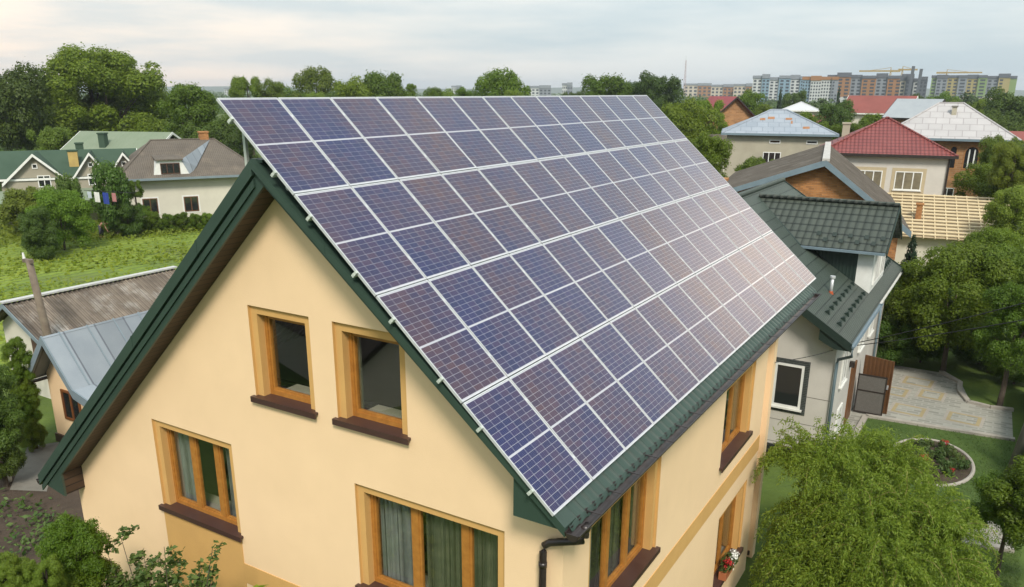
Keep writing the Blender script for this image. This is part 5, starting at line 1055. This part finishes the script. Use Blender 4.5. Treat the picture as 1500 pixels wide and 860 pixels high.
scatter('garden_thicket', 'low garden greenery filling the plots behind the houses', 'shrubbery', Pb, L_FAR, .26, .6, 15, jit=.8)
# flower bed in the lawn
c = atz(1362, 677); e = thing('flower_bed', 'oval flower bed with a pale stone rim set in the lawn', 'flower bed', (c[0], c[1], 0)); RX, RY = 1.15, 1.75; n = 40
MB().face([(RX*math.cos(6.2832*i/n), RY*math.sin(6.2832*i/n), .05) for i in range(n)]).build('soil', SOIL, e)
MB().tube([((RX+.04)*math.cos(6.2832*i/n), (RY+.04)*math.sin(6.2832*i/n), .03) for i in range(n+1)], .06, 8).build('rim', PAVEW, e)
fc = crown(90, 500, .16, L_SAP, 12, (.3, .5), name='foliage')[0]; fc2 = crown(91, 500, .16, leafmat('leaf_purple', (.035, .02, .022), (.06, .03, .03), .1), 12, (.3, .5), name='foliage')[0]; fred = crown(92, 160, .14, FLOWR, 10, (.3, .5), name='bloom')[0]; fwh = crown(93, 160, .2, FLOWW, 10, (.3, .5), name='bloom')[0]
rnd = random.Random(21); spots = []
while len(spots) < 26:
    x, y = rnd.uniform(-1, 1), rnd.uniform(-1, 1)
    if x*x+y*y < .8 and all((x-a)**2+(y-b_)**2 > .05 for a, b_ in spots): spots.append((x, y))
for i, (x, y) in enumerate(spots):
    k = i % 7; r_ = rnd.uniform(.12, .24); g_3 = {5: ('purple leaved plant in the oval flower bed', 'purple plants in the flower bed'), 6: ('red flowering plant in the oval flower bed', 'red flowers in the flower bed')}.get(k, ('small green plant in the oval flower bed', 'green plants in the flower bed'))
    pl = thing('bedding_plant', g_3[0], 'plant', (c[0]+x*RX*.9, c[1]+y*RY*.9, .05), rnd.uniform(0, 6), g_3[1])
    o = bpy.data.objects.new('foliage', fc2 if k == 5 else fc); col.objects.link(o); o.parent = pl; o.location = (0, 0, r_*.8); o.scale = (r_, r_, r_)
    if k == 6: o = bpy.data.objects.new('bloom', fred); col.objects.link(o); o.parent = pl; o.location = (0, 0, r_*1.3); o.scale = (r_*.9, r_*.9, r_*.5)
e = [o for o in bpy.data.objects if o.name == 'flower_box'][0]
for nm, me, dy, s_, dz in (('foliage', fc, -.05, (.17, .38, .16), .26), ('red_bloom', fred, -.2, (.13, .18, .14), .34), ('white_bloom', fwh, .14, (.14, .2, .15), .30), ('white_bloom', fwh, .22, (.10, .12, .2), .14)):
    o = bpy.data.objects.new(nm, me); col.objects.link(o); o.parent = e; o.location = (.02, dy, dz); o.scale = s_

# gardener bending over the field
p = atz(150, 348); e = thing('person', 'person in a pink top bending over the green field', 'person', (p[0], p[1], 0), -az(142)+R(60))
me = bpy.data.meshes.new('body'); J = {'pel': (0, 0, .92, .14), 'ch': (0, -.38, 1.12, .15), 'nk': (0, -.56, 1.12, .06), 'hd': (0, -.70, 1.08, .095), 'ht': (0, -.80, 1.02, .07), 'k1': (.12, -.02, .48, .075), 'a1': (.13, .08, .07, .05), 't1': (.14, -.10, .03, .04), 'k2': (-.12, .04, .48, .075), 'a2': (-.13, .12, .07, .05), 't2': (-.14, -.06, .03, .04), 's1': (.17, -.42, 1.06, .06), 'e1': (.20, -.48, .78, .045), 'h1': (.16, -.55, .52, .03), 'f1': (.15, -.58, .42, .025), 's2': (-.17, -.42, 1.06, .06), 'e2': (-.20, -.50, .78, .045), 'h2': (-.14, -.60, .54, .03), 'f2': (-.13, -.62, .44, .025), 'q1': (.11, 0, .86, .10), 'q2': (-.11, 0, .86, .10)}
K = list(J); E_ = [('pel', 'ch'), ('ch', 'nk'), ('nk', 'hd'), ('hd', 'ht'), ('pel', 'q1'), ('q1', 'k1'), ('k1', 'a1'), ('a1', 't1'), ('pel', 'q2'), ('q2', 'k2'), ('k2', 'a2'), ('a2', 't2'), ('ch', 's1'), ('s1', 'e1'), ('e1', 'h1'), ('h1', 'f1'), ('ch', 's2'), ('s2', 'e2'), ('e2', 'h2'), ('h2', 'f2')]
me.from_pydata([J[k][:3] for k in K], [(K.index(a), K.index(b_)) for a, b_ in E_], []); bo = bpy.data.objects.new('body', me); col.objects.link(bo); bo.parent = e
bo.modifiers.new('skin', 'SKIN'); 
if not me.skin_vertices: 
    bm = bmesh.new(); bm.from_mesh(me); bm.verts.layers.skin.verify(); bm.to_mesh(me); bm.free()
for i, k in enumerate(K): me.skin_vertices[0].data[i].radius = (J[k][3],)*2; me.skin_vertices[0].data[i].use_root = (k == 'pel')
bo.modifiers.new('sub', 'SUBSURF').levels = 1; me.materials.append(mat('skin_tone', (.46, .26, .18), .7))
MB().tube([(0, -.10, .98), (0, -.24, 1.06), (0, -.44, 1.15)], [.17, .18, .175], 12).build('shirt', mat('pink_shirt', (.50, .24, .20), .9), e, True); MB().tube([(0, -.68, 1.12), (0, -.74, 1.13)], [.11, .08], 10).build('hair', DARKBR, e, True)
mb = MB(); mb.tube([(.11, 0, .95), (.12, -.01, .50), (.125, .05, .18)], [.125, .09, .075], 10); mb.tube([(-.11, 0, .95), (-.12, .03, .50), (-.125, .10, .18)], [.125, .09, .075], 10); mb.build('trousers', mat('dark_trousers', (.05, .05, .07), .9), e, True)

# behind the camera: what the gable windows mirror
e, rs = gable('old_shed', 'old shed with brown corrugated roof mirrored in the upper window', 'shed', (-11.5, -17.5, 0), R(20), 8.0, 5.0, 2.3, 1.6, .4, WHITEW, pat(mat('brown_corrugated', (.06, .045, .036), .8, (.10, .08, .065), 2), 'wave', .18, 1, .04, (.015, .012, .01), .8), DARKBR, 'x')
for (x, y, h, r_, k_), lab in zip(((-19, -16, 5.5, 2.2, 'bush'), (-14.5, -8.0, 3.2, 1.6, 'bush'), (-3.5, -8.5, 3.0, 1.5, 'bushdark'), (-24, -22, 8, 3, 'bushdark'), (4, -11, 3.6, 1.8, 'bushdark'), (13.5, -4, 5, 2.2, 'bush')), ('garden tree mirrored beside the old shed', 'low garden tree mirrored in the three pane window', 'dark garden tree mirrored in the wide lower window', 'tall dark tree mirrored behind the old shed', 'dark garden tree mirrored at the right of the wide lower window', 'garden tree mirrored in the side wall window')): tree(lab, x, y, h, r_, k_, c0=.1)
# ------------------------------------------------------------------ haze
hz_ = bpy.data.materials.new('haze_air'); hz_.use_nodes = True; t = hz_.node_tree; t.nodes.remove(t.nodes['Principled BSDF']); pv = t.nodes.new('ShaderNodeVolumePrincipled')
pv.inputs['Color'].default_value = (.86, .92, 1.0, 1); pv.inputs['Density'].default_value = .00021; pv.inputs['Anisotropy'].default_value = .2; t.links.new(pv.outputs[0], t.nodes['Material Output'].inputs['Volume'])
o = MB().box(-5050, 5050, -5050, 5050, -1.5, 62).build('haze', hz_); o['kind'] = 'stuff'
